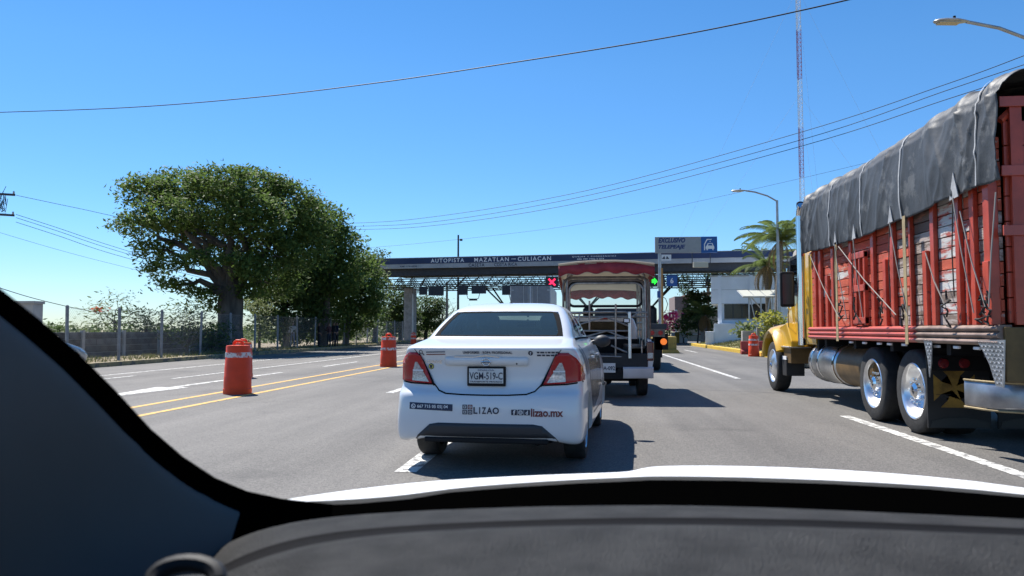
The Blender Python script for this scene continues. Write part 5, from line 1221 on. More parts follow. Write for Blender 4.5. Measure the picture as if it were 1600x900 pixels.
# big sign board on its pole
M['sign_text'] = mat('blue_sign_lettering', (.01, .03, .14), .5)
DS = 57; sp = dep(1032, 530, DS); t = thing('toll_sign', (sp.x, sp.y, 0), 'grey and blue electronic toll lane sign on a steel pole', 'sign', rz=R(1.5))
def SP(px, py): q = dep(px, py, DS); return Vector((q.x-sp.x, 0, q.z))
a, b_ = SP(1024, 395), SP(1095.5, 369.5); c = SP(1120.5, 369.5)
mb = MB(); mb.bx(a.x, b_.x, -.14, .06, a.z, b_.z); bd = mb.build('grey_board', M['sign_grey'], t, bev=.02)
mb = MB(); mb.bx(b_.x+.004, c.x, -.15, .06, a.z, b_.z); bb = mb.build('blue_board', M['sign_blue'], t, bev=.02)
for s, y0, y1 in (('EXCLUSIVO', 379, 371), ('TELEPEAJE', 390, 382)):
    p, q = SP(1029, y0), SP(1071, y1); lettering(s, (p.x, -.145, p.z), (q.x-p.x, 0, 0), (0, 0, q.z-p.z), M['sign_text'], bd, .05, .25, off=(0, 0, 0), split=True)
ic = SP(1108, 382); w = M['white_print']
def icon(pts, y=-.153): mb = MB(); mb.prism([(ic.x+x, ic.z+z) for x, z in pts], (0, y, 0), (1, 0, 0), (0, 0, 1), (0, -.006, 0)); return mb.build('icon', w, bb)
icon([(-.38, -.42), (-.31, -.42), (-.31, 0), (-.13, .34), (.18, .34), (.18, .41), (-.17, .41), (-.38, .03)])
icon([(-.26, -.16), (-.2, -.1), (-.10, .10), (.24, .10), (.32, -.1), (.37, -.16), (.37, -.33), (-.26, -.33)]); icon([(-.2, -.42), (-.1, -.42), (-.1, -.34), (-.2, -.34)]); icon([(.22, -.42), (.31, -.42), (.31, -.34), (.22, -.34)])
icon([(.04, .18), (.09, .18), (.09, .26), (.04, .26)])
mb = MB(); mb.prism([(ic.x-.09, ic.z-.08), (ic.x-.05, ic.z+.05), (ic.x+.19, ic.z+.05), (ic.x+.24, ic.z-.08)], (0, -.160, 0), (1, 0, 0), (0, 0, 1), (0, -.004, 0)); mb.build('icon_window', M['sign_blue'], bb)
mb = MB(); mb.tube([(0, 0, 0), (0, 0, a.z+.2)], .12, 12); mb.build('pole', M['steel'], t, smooth=60)
p, q = SP(1034, 407), SP(1049, 397.5); mb = MB(); mb.bx(p.x, q.x, -.16, -.12, p.z, q.z); sm = mb.build('small_plate', M['sign_white'], t)
cx, cz = (p.x+q.x)/2-.06, (p.z+q.z)/2
for s in (1, -1): mb = MB(); mb.prism([(cx+s*.02, cz-.1), (cx+s*.09, cz+.12), (cx+s*.28, cz-.10)], (0, -.161, 0), (1, 0, 0), (0, 0, 1), (0, -.006, 0)); mb.build('mark', M['print'], sm)
p, q = SP(1083, 418), SP(1106, 409.5); mb = MB(); mb.bx(p.x, q.x, -.25, .05, p.z, q.z); mb.build('lamp_box', mat('cream_lamp_box', (.5, .47, .38), .6), t, bev=.02)
for px in (1082, 1110): p, q = SP(px, 410), SP(px, 394); mb = MB(); mb.tube([(p.x, 0, p.z-.1), (q.x, 0, q.z+.05)], .03, 6); mb.build('hanger', M['dark_steel'], t)
p = SP(1029, 460); mb = MB(); mb.box((-.12, -.2, p.z), (.22, .1, .5)); mb.build('blue_plate', M['sign_blue'], t); mb = MB(); mb.box((.0, -.2, p.z+.75), (.4, .3, .45)); mb.build('control_box', M['steel'], t, bev=.03)
p = SP(1043, 475); mb = MB(); mb.tube([(.1, -.05, p.z+.6), (.4, -.05, p.z+.4), (.55, -.05, p.z), (.4, -.05, p.z-.5), (.15, -.05, p.z-.7)], .025, 6); mb.build('cable_loop', M['black'], t)
op = dep(1035.5, 530, 55); t = thing('height_pole', (op.x, op.y, 0), 'slim tan orange pole standing in front of the toll sign pole', 'pole')
mb = MB(); mb.tube([(0, 0, 0), (0, 0, 5.7)], .075, 10); mb.build('pole', mat('tan_orange_paint', (.40, .20, .05), .6, var=.2, vscale=2), t)
# bull nose of the toll island and its boom
g = gnd(1047, 552); t = thing('island_nose', (g.x, g.y, 0), 'yellow concrete crash block at the head of the toll island', 'crash block')
M['nose'] = mat('faded_yellow_concrete', (.34, .23, .05), .8, var=.2, vscale=3, dirt=((.13, .11, .07), 5, .58))
mb = MB(); mb.bx(-.36, .36, 0, 9, 0, .9); mb.build('block', M['nose'], t, bev=.06)
mb = MB(); mb.prism([(-.42, 0), (.48, 0), (.48, .06), (.38, .2), (-.42, .2)], (0, -.25, 0), (1, 0, 0), (0, 0, 1), (0, .23, 0)); mb.build('foot', M['nose'], t)
g = gnd(1058, 536); t = thing('boom_barrier', (g.x, g.y, 0), 'red and white striped boom across the side road by the grey building', 'barrier')
mb = MB(); mb.bx(-.2, .2, -.2, .2, 0, 1.05); mb.build('cabinet', M['nose'], t, bev=.03)
for k in range(8): mb = MB(); mb.bx(.2+k*.62, .2+(k+1)*.62, -.05, .03, .80, .9); mb.build('boom_section', M['sign_white'] if k % 2 == 0 else M['lamp_red'], t)
# ---------------------------------------------------------------- traffic drums and the plastic barrier
M['orange'] = mat('orange_drum_plastic', (.74, .066, .016), .5, var=.1, vscale=2.5, spec=.3, dirt=((.34, .06, .04), 6, .68)); M['band'] = mat('worn_reflective_band', (.62, .60, .58), .5, dirt=((.56, .08, .04), 14, .49))
def drum(p, h, r, label, bands, group='orange traffic drums'):
    t = thing('traffic_drum', p, label, 'traffic drum', group)
    k = h/1.0; pr = [(r*1.0, 0), (r*1.0, .10), (r*.965, .11), (r*.955, .33), (r*.935, .34), (r*.925, .52), (r*.905, .53), (r*.87, .80), (r*.85, .81), (r*.84, .92), (r*.80, .945), (r*.3, .95), (0, .95)]
    mb = MB(); mb.lathe([(a, z*k) for a, z in pr], n=28); mb.build('barrel', M['orange'], t, smooth=35)
    for z0, z1 in bands:
        f = lambda z: r*(1.006-.165*z)
        mb = MB(); mb.lathe([(f(z0)-.01, z0*k), (f(z0)+.004, z0*k), (f(z1)+.004, z1*k), (f(z1)-.01, z1*k)], n=28); mb.build('reflective_band', M['band'], t, smooth=35)
    mb = MB(); mb.tube([(-.09, 0, .94*k), (-.085, 0, 1.0*k), (-.04, 0, 1.035*k), (.04, 0, 1.035*k), (.085, 0, 1.0*k), (.09, 0, .94*k)], .03, 8); mb.build('handle', M['orange'], t, smooth=True)
    return t
p = gnd(371, 615); drum(p, 1.02, .275, 'big orange traffic drum nearest on the yellow lines with one torn white band', [(.71, .81)])
p = gnd(379, 590); drum(p, .98, .26, 'orange traffic drum mostly hidden behind the nearest drum', [(.8, .9), (.55, .65)])
p = gnd(607, 573); drum(p, 1.10, .29, 'orange traffic drum with two clean white bands left of the sedan boot', [(.84, .92), (.52, .60)])
p = gnd(646, 538); drum(p, 1.0, .27, 'far orange and white traffic drum by the toll canopy column', [(.78, .9), (.45, .58)])
p = gnd(1178, 557); drum(p, 1.05, .26, 'faded red traffic drum standing before the red plastic barrier', [(.72, .80), (.50, .58)])
M['barrier_red'] = mat('faded_red_barrier', (.36, .045, .03), .6, var=.2, vscale=2, dirt=((.42, .2, .16), 5, .62))
p = gnd(1184, 554); t = thing('plastic_barrier', (p.x, p.y+.3, 0), 'faded red plastic road barrier at the end of the yellow kerb', 'barrier', rz=R(-4))
for x in (-.35, .55):
    sec = [(-.28, 0), (-.28, .16), (-.16, .26), (-.10, .68), (.10, .68), (.16, .26), (.28, .16), (.28, 0)]
    mb = MB(); mb.loft([[(x+u, y*s, z) for y, z in sec] for u, s in ((-.43, .9), (-.40, 1), (.40, 1), (.43, .9))], True, True); mb.build('barrier_block', M['barrier_red'], t, bev=.02)
# ---------------------------------------------------------------- buildings on the right
DB = 57; o = dep(1112, 528, DB)
t = thing('office_building', (o.x, o.y, 0), 'pale grey two block office building with a wide dark window', 'building', rz=R(-11))
def BP(px, py): q = dep(px, py, DB); return q.x-o.x, q.z
x1 = BP(1330, 450)[0]; zt = BP(1112, 432)[1]; zm = BP(1112, 475)[1]; xa = BP(1127, 450)[0]; xb = BP(1131, 450)[0]
mb = MB(); mb.bx(0, x1, 0, 9, zm, zt); mb.build('upper_wall', M['wall_white'], t, bev=.02)
z0, z1 = BP(1131, 498)[1], BP(1131, 473)[1]; xw0, xw1 = xb, BP(1198, 480)[0]
mb = MB(); mb.bx(.45, xw0, .25, 9, 0, zm); mb.bx(xw0, x1, .25, 9, 0, z0); mb.bx(xw1, x1, .25, 9, z0, zm-.002); mb.build('lower_wall', M['wall_white'], t)
mb = MB(); mb.bx(xw0, xw1, .45, .5, z0, zm); wn = mb.build('window', mat('dark_office_glass', (.012, .014, .017), .12), t)
for k in range(1, 5): mb = MB(); x = xw0+(xw1-xw0)*k/5; mb.bx(x-.03, x+.03, .40, .46, z0, zm); mb.build('mullion', M['dark_steel'], wn)
mb = MB(); mb.bx(xw0-.05, xw1+.05, .18, .46, z0-.08, z0); mb.build('sill', M['concrete'], wn)
mb = MB(); mb.bx(xw0, xw1, .6, 1.0, z0-.1, zm); mb.build('blind', mat('dark_blind', (.03, .032, .036), .8), wn)
for px in (1125, 1172): x = BP(px, 450)[0]; mb = MB(); mb.bx(x-.12, x+.12, -.08, .25, 0 if px < 1150 else zm-.05, zt+.05); mb.build('pilaster', M['wall_white'], t)
mb = MB(); mb.bx(-.06, x1, -.07, .2, zt+.004, zt+.09); mb.build('coping', M['concrete'], t)
for z in (zt-1.0, zm+.0): mb = MB(); mb.bx(.02, x1, -.012, .0, z, z+.03); mb.build('wall_groove', M['steel'], t)
mb = MB(); mb.bx(.2, 3.1, -1.2, .2, 0, BP(1120, 506)[1]); mb.bx(-.4, .2, -1.4, .2, 0, BP(1120, 518)[1]); mb.build('plinth_wall', M['wall_white'], t, bev=.02)
# shelter
DP = 47; o = dep(1160, 525, DP); t = thing('shelter', (o.x, o.y, .2), 'light roofed steel frame shelter before the office window', 'shelter')
def HP(px, py): q = dep(px, py, DP); return q.x-o.x, q.z-.2
xl, zl = HP(1157, 464); xr, zr = HP(1225, 458); zk = HP(1190, 453)[1]
M['shelter_roof'] = leafmat('translucent_roof_sheet', (.62, .62, .56), (.66, .66, .60), .3)
for k in range(4):
    a, b_ = xl+(xr-xl)*k/4, xl+(xr-xl)*(k+1)/4; mb = MB(); mb.add([(a+.03, -.9, zl), (b_-.03, -.9, zl), (b_-.03, .8, zl+.45), (a+.03, .8, zl+.45)], [(0, 1, 2, 3)]); o_ = mb.build('roof_panel', M['shelter_roof'], t); so = o_.modifiers.new('t', 'SOLIDIFY'); so.thickness = .02
mb = MB()
for k in range(5):
    a = xl+(xr-xl)*k/4; mb.tube([(a, -.95, zl-.03), (a, .85, zl+.43)], .03, 6)
for y, z in ((-.9, zl-.04), (.8, zl+.41)): mb.tube([(xl, y, z), (xr, y, z)], .035, 6)
mb.build('roof_frame', M['steel'], t)
for px in (1168, 1186, 1204): x = HP(px, 470)[0]; mb = MB(); mb.tube([(x, -.5, 0), (x, -.5, zl+.06)], .045, 8); mb.build('post', M['steel'], t)
mb = MB(); mb.tube([(HP(1170, 465)[0], -.5, zl-.1), (HP(1183, 505)[0], -.5, .5)], .03, 6); mb.tube([(HP(1172, 465)[0], -.5, zl-.05), (HP(1210, 490)[0], -.5, 1.2)], .035, 6); mb.tube([(HP(1200, 467)[0], -.5, zl-.1), (HP(1188, 505)[0], -.5, .3)], .035, 6); mb.build('brace', M['steel'], t)
o = dep(1172, 530, 43); t = thing('planter_wall', (o.x, o.y, .2), 'low grey concrete planter wall behind the faded red drum', 'wall')
mb = MB(); mb.bx(-.45, 1.05, -.2, .2, 0, 1.0); mb.bx(1.15, 1.5, -.25, .2, 0, 1.1); mb.bx(.3, .5, -.35, -.2, 0, 1.2); mb.build('wall', M['concrete'], t, bev=.02)
o = dep(1213, 535, 41); t = thing('notice_post', (o.x, o.y, .2), 'short dark marker post beside the yellow green hedge', 'post'); mb = MB(); mb.bx(-.12, .12, -.06, .06, 0, 1.35); mb.build('post', mat('dark_stone_post', (.12, .11, .12), .9, var=.4, vscale=8), t)
# further house
o = dep(1055, 528, 86); t = thing('house', (o.x, o.y, 0), 'small mauve and brown house beyond the pink flowering bush', 'house')
def KP(px, py): q = dep(px, py, 86); return q.x-o.x, q.z
M['mauve'] = mat('mauve_wall', (.24, .18, .17), .9, var=.1); 
mb = MB(); mb.bx(0, 1.6, 0, 6, KP(0, 484)[1], KP(0, 463)[1]); mb.build('upper_wall', M['mauve'], t)
mb = MB(); mb.bx(.35, 5.0, .4, 6, 0, KP(0, 484)[1]); mb.build('lower_wall', mat('tan_wall', (.34, .29, .22), .9, var=.1), t)
mb = MB(); mb.bx(.75, 1.5, .35, .45, KP(0, 506)[1], KP(0, 489)[1]); mb.build('window', M['dark_glass'], t)
mb = MB(); mb.bx(-.02, .25, -.1, .15, 0, KP(0, 484)[1]); mb.build('post', M['wall_white'], t)
mb = MB(); mb.prism([(1.0, KP(0, 461)[1]), (4.4, KP(0, 455)[1]), (4.4, KP(0, 459)[1]), (1.0, KP(0, 464)[1])], (0, -.8, 0), (1, 0, 0), (0, 0, 1), (0, 6, 0)); mb.build('roof', mat('brown_roof', (.16, .10, .07), .8, var=.2), t)
o = dep(1059, 533, 74); t = thing('garden_wall', (o.x, o.y, 0), 'low white garden wall under the pink flowering bush', 'wall'); mb = MB(); mb.bx(-.6, .9, -.15, .15, 0, .95); mb.bx(-.65, .95, -.2, .2, .95, 1.0); mb.build('wall', M['wall_white'], t)
# ---------------------------------------------------------------- plants on the right
def bush(px, by, d, lst, m, seed, label, dens=.12, L=.28, W=.14, name='bush', z=.1, fork=.3, kw=None, cat='bush', group=None):
    b = dep(px, by, d); b.z = z; k = dict(L=L, W=W, spread=.28, per=11, flat=.5, shell=.6); k.update(kw or {})
    return tree(b, label, px_clumps(lst, d, dens), fork, .07, M[m], seed, name=name, group=group, crownkw=k, cat=cat)
bush(1046, 528, 74, [(1046, 495, 9, 9, 0), (1042, 503, 7, 6, 0), (1053, 492, 6, 5, 0), (1047, 510, 9, 5, 0)], 'petal', 51, 'bright pink flowering bush right of the toll sign pole', .3)
bush(1044, 530, 76, [(1044, 518, 10, 8, 0), (1030, 512, 10, 12, 1)], 'leaf_dark', 52, 'dark green undergrowth below the pink flowering bush', .2)
bush(1068, 528, 72, [(1065, 508, 9, 9, 0), (1075, 516, 9, 10, 0), (1058, 512, 6, 6, 0)], 'leaf_tree', 53, 'green shrub between the garden wall and the squat palm', .2)
bush(1090, 530, 70, [(1088, 462, 12, 8, 0), (1100, 468, 12, 10, 0), (1080, 475, 10, 12, 0), (1095, 488, 14, 12, 1), (1083, 500, 12, 14, 1), (1105, 500, 9, 16, 1)], 'leaf_olive', 54, 'tall green tree against the left end of the office building', .42, fork=1.5, name='leafy_tree', cat='tree')
bush(1069, 525, 92, [(1070, 437, 6, 8, 0), (1068, 450, 7, 9, 0), (1072, 460, 8, 6, 0), (1076, 448, 5, 8, 0)], 'leaf_dark', 55, 'narrow dark tree rising above the mauve house', .25, fork=3, name='leafy_tree', cat='tree')
bush(1205, 535, 42, [(1203, 497, 12, 8, 0), (1215, 503, 10, 10, 0), (1200, 512, 10, 10, 0), (1212, 522, 12, 10, 0), (1192, 500, 6, 5, 0)], 'leaf_yellow', 56, 'yellow green hedge bush before the truck cab', .16, L=.2, W=.12)
bush(1168, 532, 46, [(1170, 507, 8, 5, 0), (1160, 516, 5, 8, 0), (1166, 520, 6, 6, 0)], 'leaf_pale', 57, 'leafy green plant at the office wall beside the planter', .16, L=.3, W=.16)
bush(1200, 525, 84, [(1130, 425, 18, 12, 0), (1150, 418, 18, 16, 0), (1110, 432, 12, 8, 0), (1170, 408, 14, 14, 0), (1190, 400, 16, 14, 0), (1180, 425, 18, 12, 0), (1205, 420, 16, 16, 0), (1225, 405, 18, 18, 0), (1240, 430, 14, 16, 0), (1172, 387, 11, 4, 6)], 'leaf_dark', 58, 'dark tree mass behind the office building roof', .2, fork=3.5, name='leafy_tree', cat='tree')
bush(1018, 528, 90, [(1015, 500, 10, 10, 0), (1025, 508, 10, 8, 0), (1006, 508, 9, 8, 0)], 'leaf_olive', 59, 'olive bushes far beyond the toll lane under the green arrow', .2)
def frond_mesh(L, seed, droop=1.0, w=.42, n=40):
    """One feather leaf: a curved rachis and drooping leaflets, along +x."""
    rg = random.Random(seed); mb = MB(); pts = []
    for k in range(9): u = k/8; pts.append(Vector((L*u*(1-.18*u*u*droop), 0, L*(.30*u-.62*droop*u*u))))
    mb.tube(pts, [.022*(1-.8*k/8) for k in range(9)], 4)
    for k in range(2, n):
        u = k/n; i = min(7, int(u*8)); f = u*8-i; p = pts[i].lerp(pts[i+1], f); ln = w*(math.sin(math.pi*min(1, .12+u*.88))**.6)*rg.uniform(.85, 1.1)
        for s in (1, -1):
            tip = p+Vector((ln*.45, s*ln*.8, -ln*(.35+.3*u)*droop)); mid = p.lerp(tip, .5)+Vector((0, 0, .05))
            q = Vector((.02, 0, 0)); mb.add([p-q, mid-q*1.2, tip, mid+q*1.2, p+q], [(0, 1, 2, 3, 4)])
    return mb.mesh('frond', False)
def palm(px, by, d, cpx, cpy, Lf, label, seed, n=18, tr=.16, group='palms right of the road', dry=6, droop=1.0):
    b = dep(px, by, d); b.z = .1; c = dep(cpx, cpy, d)-b; t = thing('palm_tree', b, label, 'palm', group); rg = random.Random(seed)
    mb = MB(); k = 9; mb.tube([Vector((c.x*(i/k)**1.5, 0, c.z*i/k)) for i in range(k+1)], [tr*(1.25-.35*i/k)*(1+.05*(i % 2)) for i in range(k+1)], 10); mb.build('trunk', mat('palm_trunk', (.22, .19, .16), .95, var=.3, vscale=6, stretch=(1, 1, 5)), t)
    ms = []
    for i in range(4): me = frond_mesh(Lf*rg.uniform(.85, 1.1), seed*10+i, droop*rg.uniform(.85, 1.2), w=.26*Lf**.7); me.materials.append(M['palm']); ms.append(me)
    md = frond_mesh(Lf*.8, seed*10+9, 1.2, w=.2); md.materials.append(M['palm_dry'])
    for i in range(n+dry):
        o = bpy.data.objects.new('frond', ms[i % 4] if i < n else md); COL.objects.link(o); o.parent = t; o.location = (c.x, c.y, c.z)
        el = rg.uniform(-5, 62) if i < n else rg.uniform(-68, -35)
        o.rotation_euler = (rg.uniform(-.3, .3), -R(el), i*2.39996+rg.uniform(-.2, .2))
    return t
palm(1214, 520, 45, 1221, 376, 2.9, 'tall palm with a full green crown just left of the truck cab', 61, n=30)
palm(1203, 520, 49, 1198, 415, 2.5, 'shorter palm with hanging leaves behind the shelter roof', 62, n=22, dry=10)
palm(1100, 528, 66, 1100, 492, 2.1, 'squat bushy palm at the left corner of the office building', 63, n=24, tr=.25, dry=10)
palm(1107, 525, 95, 1108, 446, 1.2, 'distant palm top showing over the house roof', 64, n=12, dry=2)
# ---------------------------------------------------------------- poles, lamps, mast, wires
def lamp_post(base, H, arm, label, group='street lamps', slope=.25):
    t = thing('street_lamp', base, label, 'street lamp', group); ax = arm; d = Vector((ax[0], ax[1], 0))
    mb = MB(); mb.tube([(0, 0, 0), (0, 0, .9), (0, 0, H)], [.13, .1, .07], 12); mb.build('pole', M['steel'], t, smooth=60)
    tip = d+Vector((0, 0, H+slope*d.length)); mb = MB(); mb.tube([(0, 0, H-.05), d*.3+Vector((0, 0, H+slope*d.length*.45)), d*.7+Vector((0, 0, H+slope*d.length*.85)), tip], .045, 8); mb.build('arm', M['steel'], t, smooth=True)
    u = d.normalized(); v = Vector((-u.y, u.x, 0)); secs = []
    for k, (s, w_, h_) in enumerate(((-.05, .05, .03), (.08, .1, .05), (.3, .16, .075), (.55, .17, .07), (.74, .13, .05), (.82, .05, .02))):
        secs.append([tip+u*s+v*w_*math.cos(a)+Vector((0, 0, h_*math.sin(a)*(1 if math.sin(a) > 0 else .55))) for a in [R(30*q) for q in range(12)]])
    mb = MB(); mb.loft(secs, True, True); hd = mb.build('lamp_head', M['steel'], t, smooth=60)
    mb = MB(); c = tip+u*.45; mb.prism([(-.26, -.11), (.26, -.11), (.26, .11), (-.26, .11)], c+Vector((0, 0, -.055)), u, v, (0, 0, .03)); mb.build('lens', mat('lamp_lens', (.45, .38, .26), .3), hd)
    mb = MB(); mb.tube([tip+u*.3+Vector((0, 0, .05)), tip+u*.3+Vector((0, 0, .14))], .035, 8); mb.build('photocell', M['black'], hd); return t
D1 = 44; tp = dep(1214, 313, D1); bs = Vector((tp.x, tp.y, 0)); e = dep(1166, 297, D1); lamp_post(bs, tp.z, (e.x-tp.x, 0), 'tall street lamp whose arm reaches over the road left of the palm', slope=(e.z-tp.z)/abs(e.x-tp.x))
D2 = 19; e = dep(1510, 29, D2); tp = dep(1680, 98, D2); bs = Vector((tp.x, tp.y, 0)); lamp_post(bs, tp.z, (e.x-tp.x, e.y-tp.y), 'near street lamp reaching in above the red truck at the top', slope=(e.z-tp.z)/(e-tp).length)
b = dep(645, 536, 74); b.z = .1; lamp_post(b, 4.6, (.5, 0), 'short thin pale lamp under the left end of the toll canopy')
for px, ptop, d, lb, m in ((715.5, 366, 92, 'dark slim pole rising above the toll canopy roof', 'dark_steel'), (698, 440, 80, 'grey pole standing left of the sedan roof', 'post')):
    b = dep(px, 530, d); b.z = 0; h = dep(px, ptop, d).z; t = thing('utility_pole', b, lb, 'pole'); mb = MB(); mb.tube([(0, 0, 0), (0, 0, h)], [.16, .10], 10); mb.build('shaft', M[m], t)
    if d > 90: mb = MB(); mb.box((.35, 0, h-.6), (.3, .2, .25)); mb.tube([(0, 0, h-.6), (.3, 0, h-.6)], .03, 6); mb.build('camera_box', M['dark_steel'], t)
b = dep(-15, 545, 37); b.z = .1; h = dep(-15, 297, 37).z-.1; t = thing('power_pole', b, 'wooden power pole with crossarms at the left edge', 'pole')
mb = MB(); mb.tube([(0, 0, 0), (0, 0, h)], [.17, .11], 12); mb.build('shaft', M['tree_bark'], t)
for z, w_ in ((h-.15, 1.3), (h-1.15, 1.3)): mb = MB(); mb.box((.4, -.1, z), (w_, .1, .1), (0, R(4), 0)); ar = mb.build('crossarm', M['dark_steel'], t); mb = MB(); mb.lathe([(.04, 0), (.05, .06), (.03, .14), (0, .15)], (1.0, -.1, z+.0)); mb.build('insulator', M['lamp_clear'], ar)
mb = MB(); rr = random.Random(2)
for k in range(7): mb.tube([(.25+rr.uniform(-.1, .4), -.1+rr.uniform(-.1, .1), h-.2-rr.uniform(0, 1.3)+.1*i+rr.uniform(-.1, .1)) for i in range(6)], .012, 4)
tag(mb.build('wire_tangle', M['black'], t), kind='stuff')
# lattice mast
b = dep(1257, 522, 125); b.z = 0; t = thing('radio_mast', b, 'slender red and white lattice radio mast behind the palm', 'radio mast')
M['mast_red'] = mat('mast_red_paint', (.34, .05, .045), .6); M['mast_white'] = mat('mast_white_paint', (.68, .69, .70), .6); S_ = 8.2; hw = .42
zr0 = dep(1256, 195, 125).z
z = zr0-6*S_; k = 0
while z < 74:
    if z+S_ > 0:
        mb = MB(); c = [(hw*math.cos(R(90+120*i)), hw*math.sin(R(90+120*i))) for i in range(3)]; a, e_ = max(0, z), z+S_
        for x, y in c: mb.tube([(x, y, a), (x, y, e_)], .045, 5)
        q = a; i = 0
        while q < e_-.5:
            for j in range(3): p, r_ = c[j], c[(j+1) % 3]; mb.tube([(*p, q), (*r_, q+.68)] if i % 2 else [(*r_, q), (*p, q+.68)], .022, 4, False); 
            for j in range(3): mb.tube([(*c[j], q), (*c[(j+1) % 3], q)], .018, 4, False)
            q += .68; i += 1
        mb.build('mast_section', M['mast_red' if k % 2 else 'mast_white'], t)
    z += S_; k += 1
mb = MB()
for az in (20, 140, 260):
    for hz, rad in ((58, 34), (40, 34), (22, 20)): mb.tube([(0, 0, hz), (rad*math.cos(R(az)), rad*math.sin(R(az)), 0)], .012, 4)
mb.build('guy_wire', M['steel'], t)['kind'] = 'stuff'
def wire(pts, r, label, group=None, m='black', name='power_line'):
    P = [dep(*p) for p in pts]; Q = []
    for i in range(len(P)-1):                              # smooth curve through the points
        p0, p1, p2, p3 = P[max(0, i-1)], P[i], P[i+1], P[min(len(P)-1, i+2)]
        for k in range(8):
            u = k/8; Q.append(.5*((2*p1)+(p2-p0)*u+(2*p0-5*p1+4*p2-p3)*u*u+(3*p1-p0-3*p2+p3)*u**3))
    Q.append(P[-1]); mb = MB(); mb.tube(Q, r, 6); return tag(mb.build(name, M[m], None, True), label, 'power line', group)
GW = 'overhead wires crossing the sky'
wire([(-60, 177, 34), (0, 175.5, 33), (200, 168, 30), (400, 152, 27), (600, 128, 24.5), (800, 98, 22), (1000, 66, 20), (1150, 38, 18.5), (1320, 1, 17), (1420, -25, 16)], .016, 'thick black cable crossing the sky highest of all', GW)
wire([(300, 351, 62), (540, 349, 52), (690, 337, 46), (920, 297, 40), (1250, 207, 31), (1480, 131, 25.5), (1600, 87, 23), (1660, 64, 22)], .012, 'top wire of the three rising together to the right over the truck', GW)
wire([(300, 356, 62), (540, 354, 52), (690, 345, 46), (920, 305, 40), (1250, 219, 31), (1480, 141, 25.5), (1600, 101, 23), (1660, 80, 22)], .012, 'middle wire of the three rising together to the right over the truck', GW)
wire([(300, 360, 62), (540, 359, 52), (690, 351, 46), (920, 314, 40), (1250, 229, 31), (1480, 155, 25.5), (1600, 116, 23), (1660, 95, 22)], .012, 'lowest wire of the three rising together to the right over the truck', GW)
wire([(25, 305, 37), (120, 325, 39), (230, 347, 42), (330, 352, 45), (450, 352, 48), (540, 349, 52)], .012, 'single wire from the top of the left power pole into the big tree', GW)
for k, (y0, y1) in enumerate(((335, 429), (340, 432), (347, 436))):
    wire([(25, y0, 37), (90, y0+21, 39), (180, y0+51, 43), (325, y1, 50), (420, y1+14, 55)], .013, ('upper', 'middle', 'lower')[k]+' wire of the close set of three running down from the left power pole', GW)
wire([(-5, 362, 37), (90, 390, 40), (170, 411, 44), (260, 432, 50), (360, 446, 56)], .008, 'thin grey wire below the close set of three at the left', GW)
wire([(-20, 443, 40), (0, 450, 41), (60, 468, 45), (140, 486, 50), (220, 498, 56)], .022, 'thick sagging cable low at the left above the block wall', GW)
wire([(350, 392, 78), (560, 388, 72), (830, 361, 66), (1000, 333, 62), (1130, 306, 59), (1280, 272, 56), (1400, 243, 54)], .010, 'faint lone wire running right from the trees behind the radio mast', GW)
# ---------------------------------------------------------------- people under the trees
M['skin'] = mat('brown_skin', (.22, .12, .08), .6)
def person(px, d, H, shirt, pants, label, seed, hand_up=False):
    b = dep(px, 540, d); b.z = .13; b.x = min(b.x, KX-.45); rg = random.Random(seed)
    t = thing('person', b, label, 'person', 'people standing under the trees by the kerb', rz=R(rg.uniform(-70, 70))); s = H/1.7
    J = {'pel': (0, 0, .92), 'spi': (0, .01, 1.15), 'che': (0, .0, 1.35), 'nek': (0, .01, 1.47), 'hea': (0, .03, 1.60), 'top': (0, .02, 1.68)}
    for q, sx in (('l', -1), ('r', 1)):
        J['hip'+q] = (sx*.09, 0, .88); J['kne'+q] = (sx*.10, .03, .48); J['ank'+q] = (sx*.11, -.01, .07); J['toe'+q] = (sx*.13, .15, .03)
        J['sho'+q] = (sx*.17, 0, 1.39); J['elb'+q] = (sx*.23, -.02, 1.12); J['wri'+q] = (sx*.23, .08 if not hand_up else .16, .88 if not hand_up else 1.2); J['han'+q] = (sx*.22, .12 if not hand_up else .2, .78 if not hand_up else 1.28)
    E_ = [('pel', 'spi'), ('spi', 'che'), ('che', 'nek'), ('nek', 'hea'), ('hea', 'top')]
    for q in 'lr': E_ += [('pel', 'hip'+q), ('hip'+q, 'kne'+q), ('kne'+q, 'ank'+q), ('ank'+q, 'toe'+q), ('che', 'sho'+q), ('sho'+q, 'elb'+q), ('elb'+q, 'wri'+q), ('wri'+q, 'han'+q)]
    rad = dict(pel=.13, spi=.12, che=.14, nek=.055, hea=.095, top=.06, hip=.095, kne=.065, ank=.045, toe=.04, sho=.07, elb=.05, wri=.036, han=.035)
    ks = list(J); me = bpy.data.meshes.new('body'); me.from_pydata([tuple(c*s for c in J[k]) for k in ks], [(ks.index(a), ks.index(c)) for a, c in E_], [])
    o = link('body', me, None, t); sk = o.modifiers.new('skin', 'SKIN'); sk.use_smooth_shade = True
    for i, k in enumerate(ks): r_ = rad.get(k, rad.get(k[:3], .05))*s; me.skin_vertices[0].data[i].radius = (r_, r_*.85)
    me.skin_vertices[0].data[0].use_root = True
    u = o.modifiers.new('s', 'SUBSURF'); u.levels = u.render_levels = 1; bake(o); me = o.data; me.materials.clear()
    for m in (M['skin'], shirt, pants, M['black']): me.materials.append(m)
    for p in me.polygons:
        z = p.center.z/s; x = abs(p.center.x)/s
        p.material_index = 3 if z < .09 else (2 if z < .95 and x < .2 else (1 if z < 1.45 and z > 1.0 else (3 if z > 1.62 else 0))); p.use_smooth = True
cl = lambda n, c: mat(n, c, .9, var=.15, vscale=8)
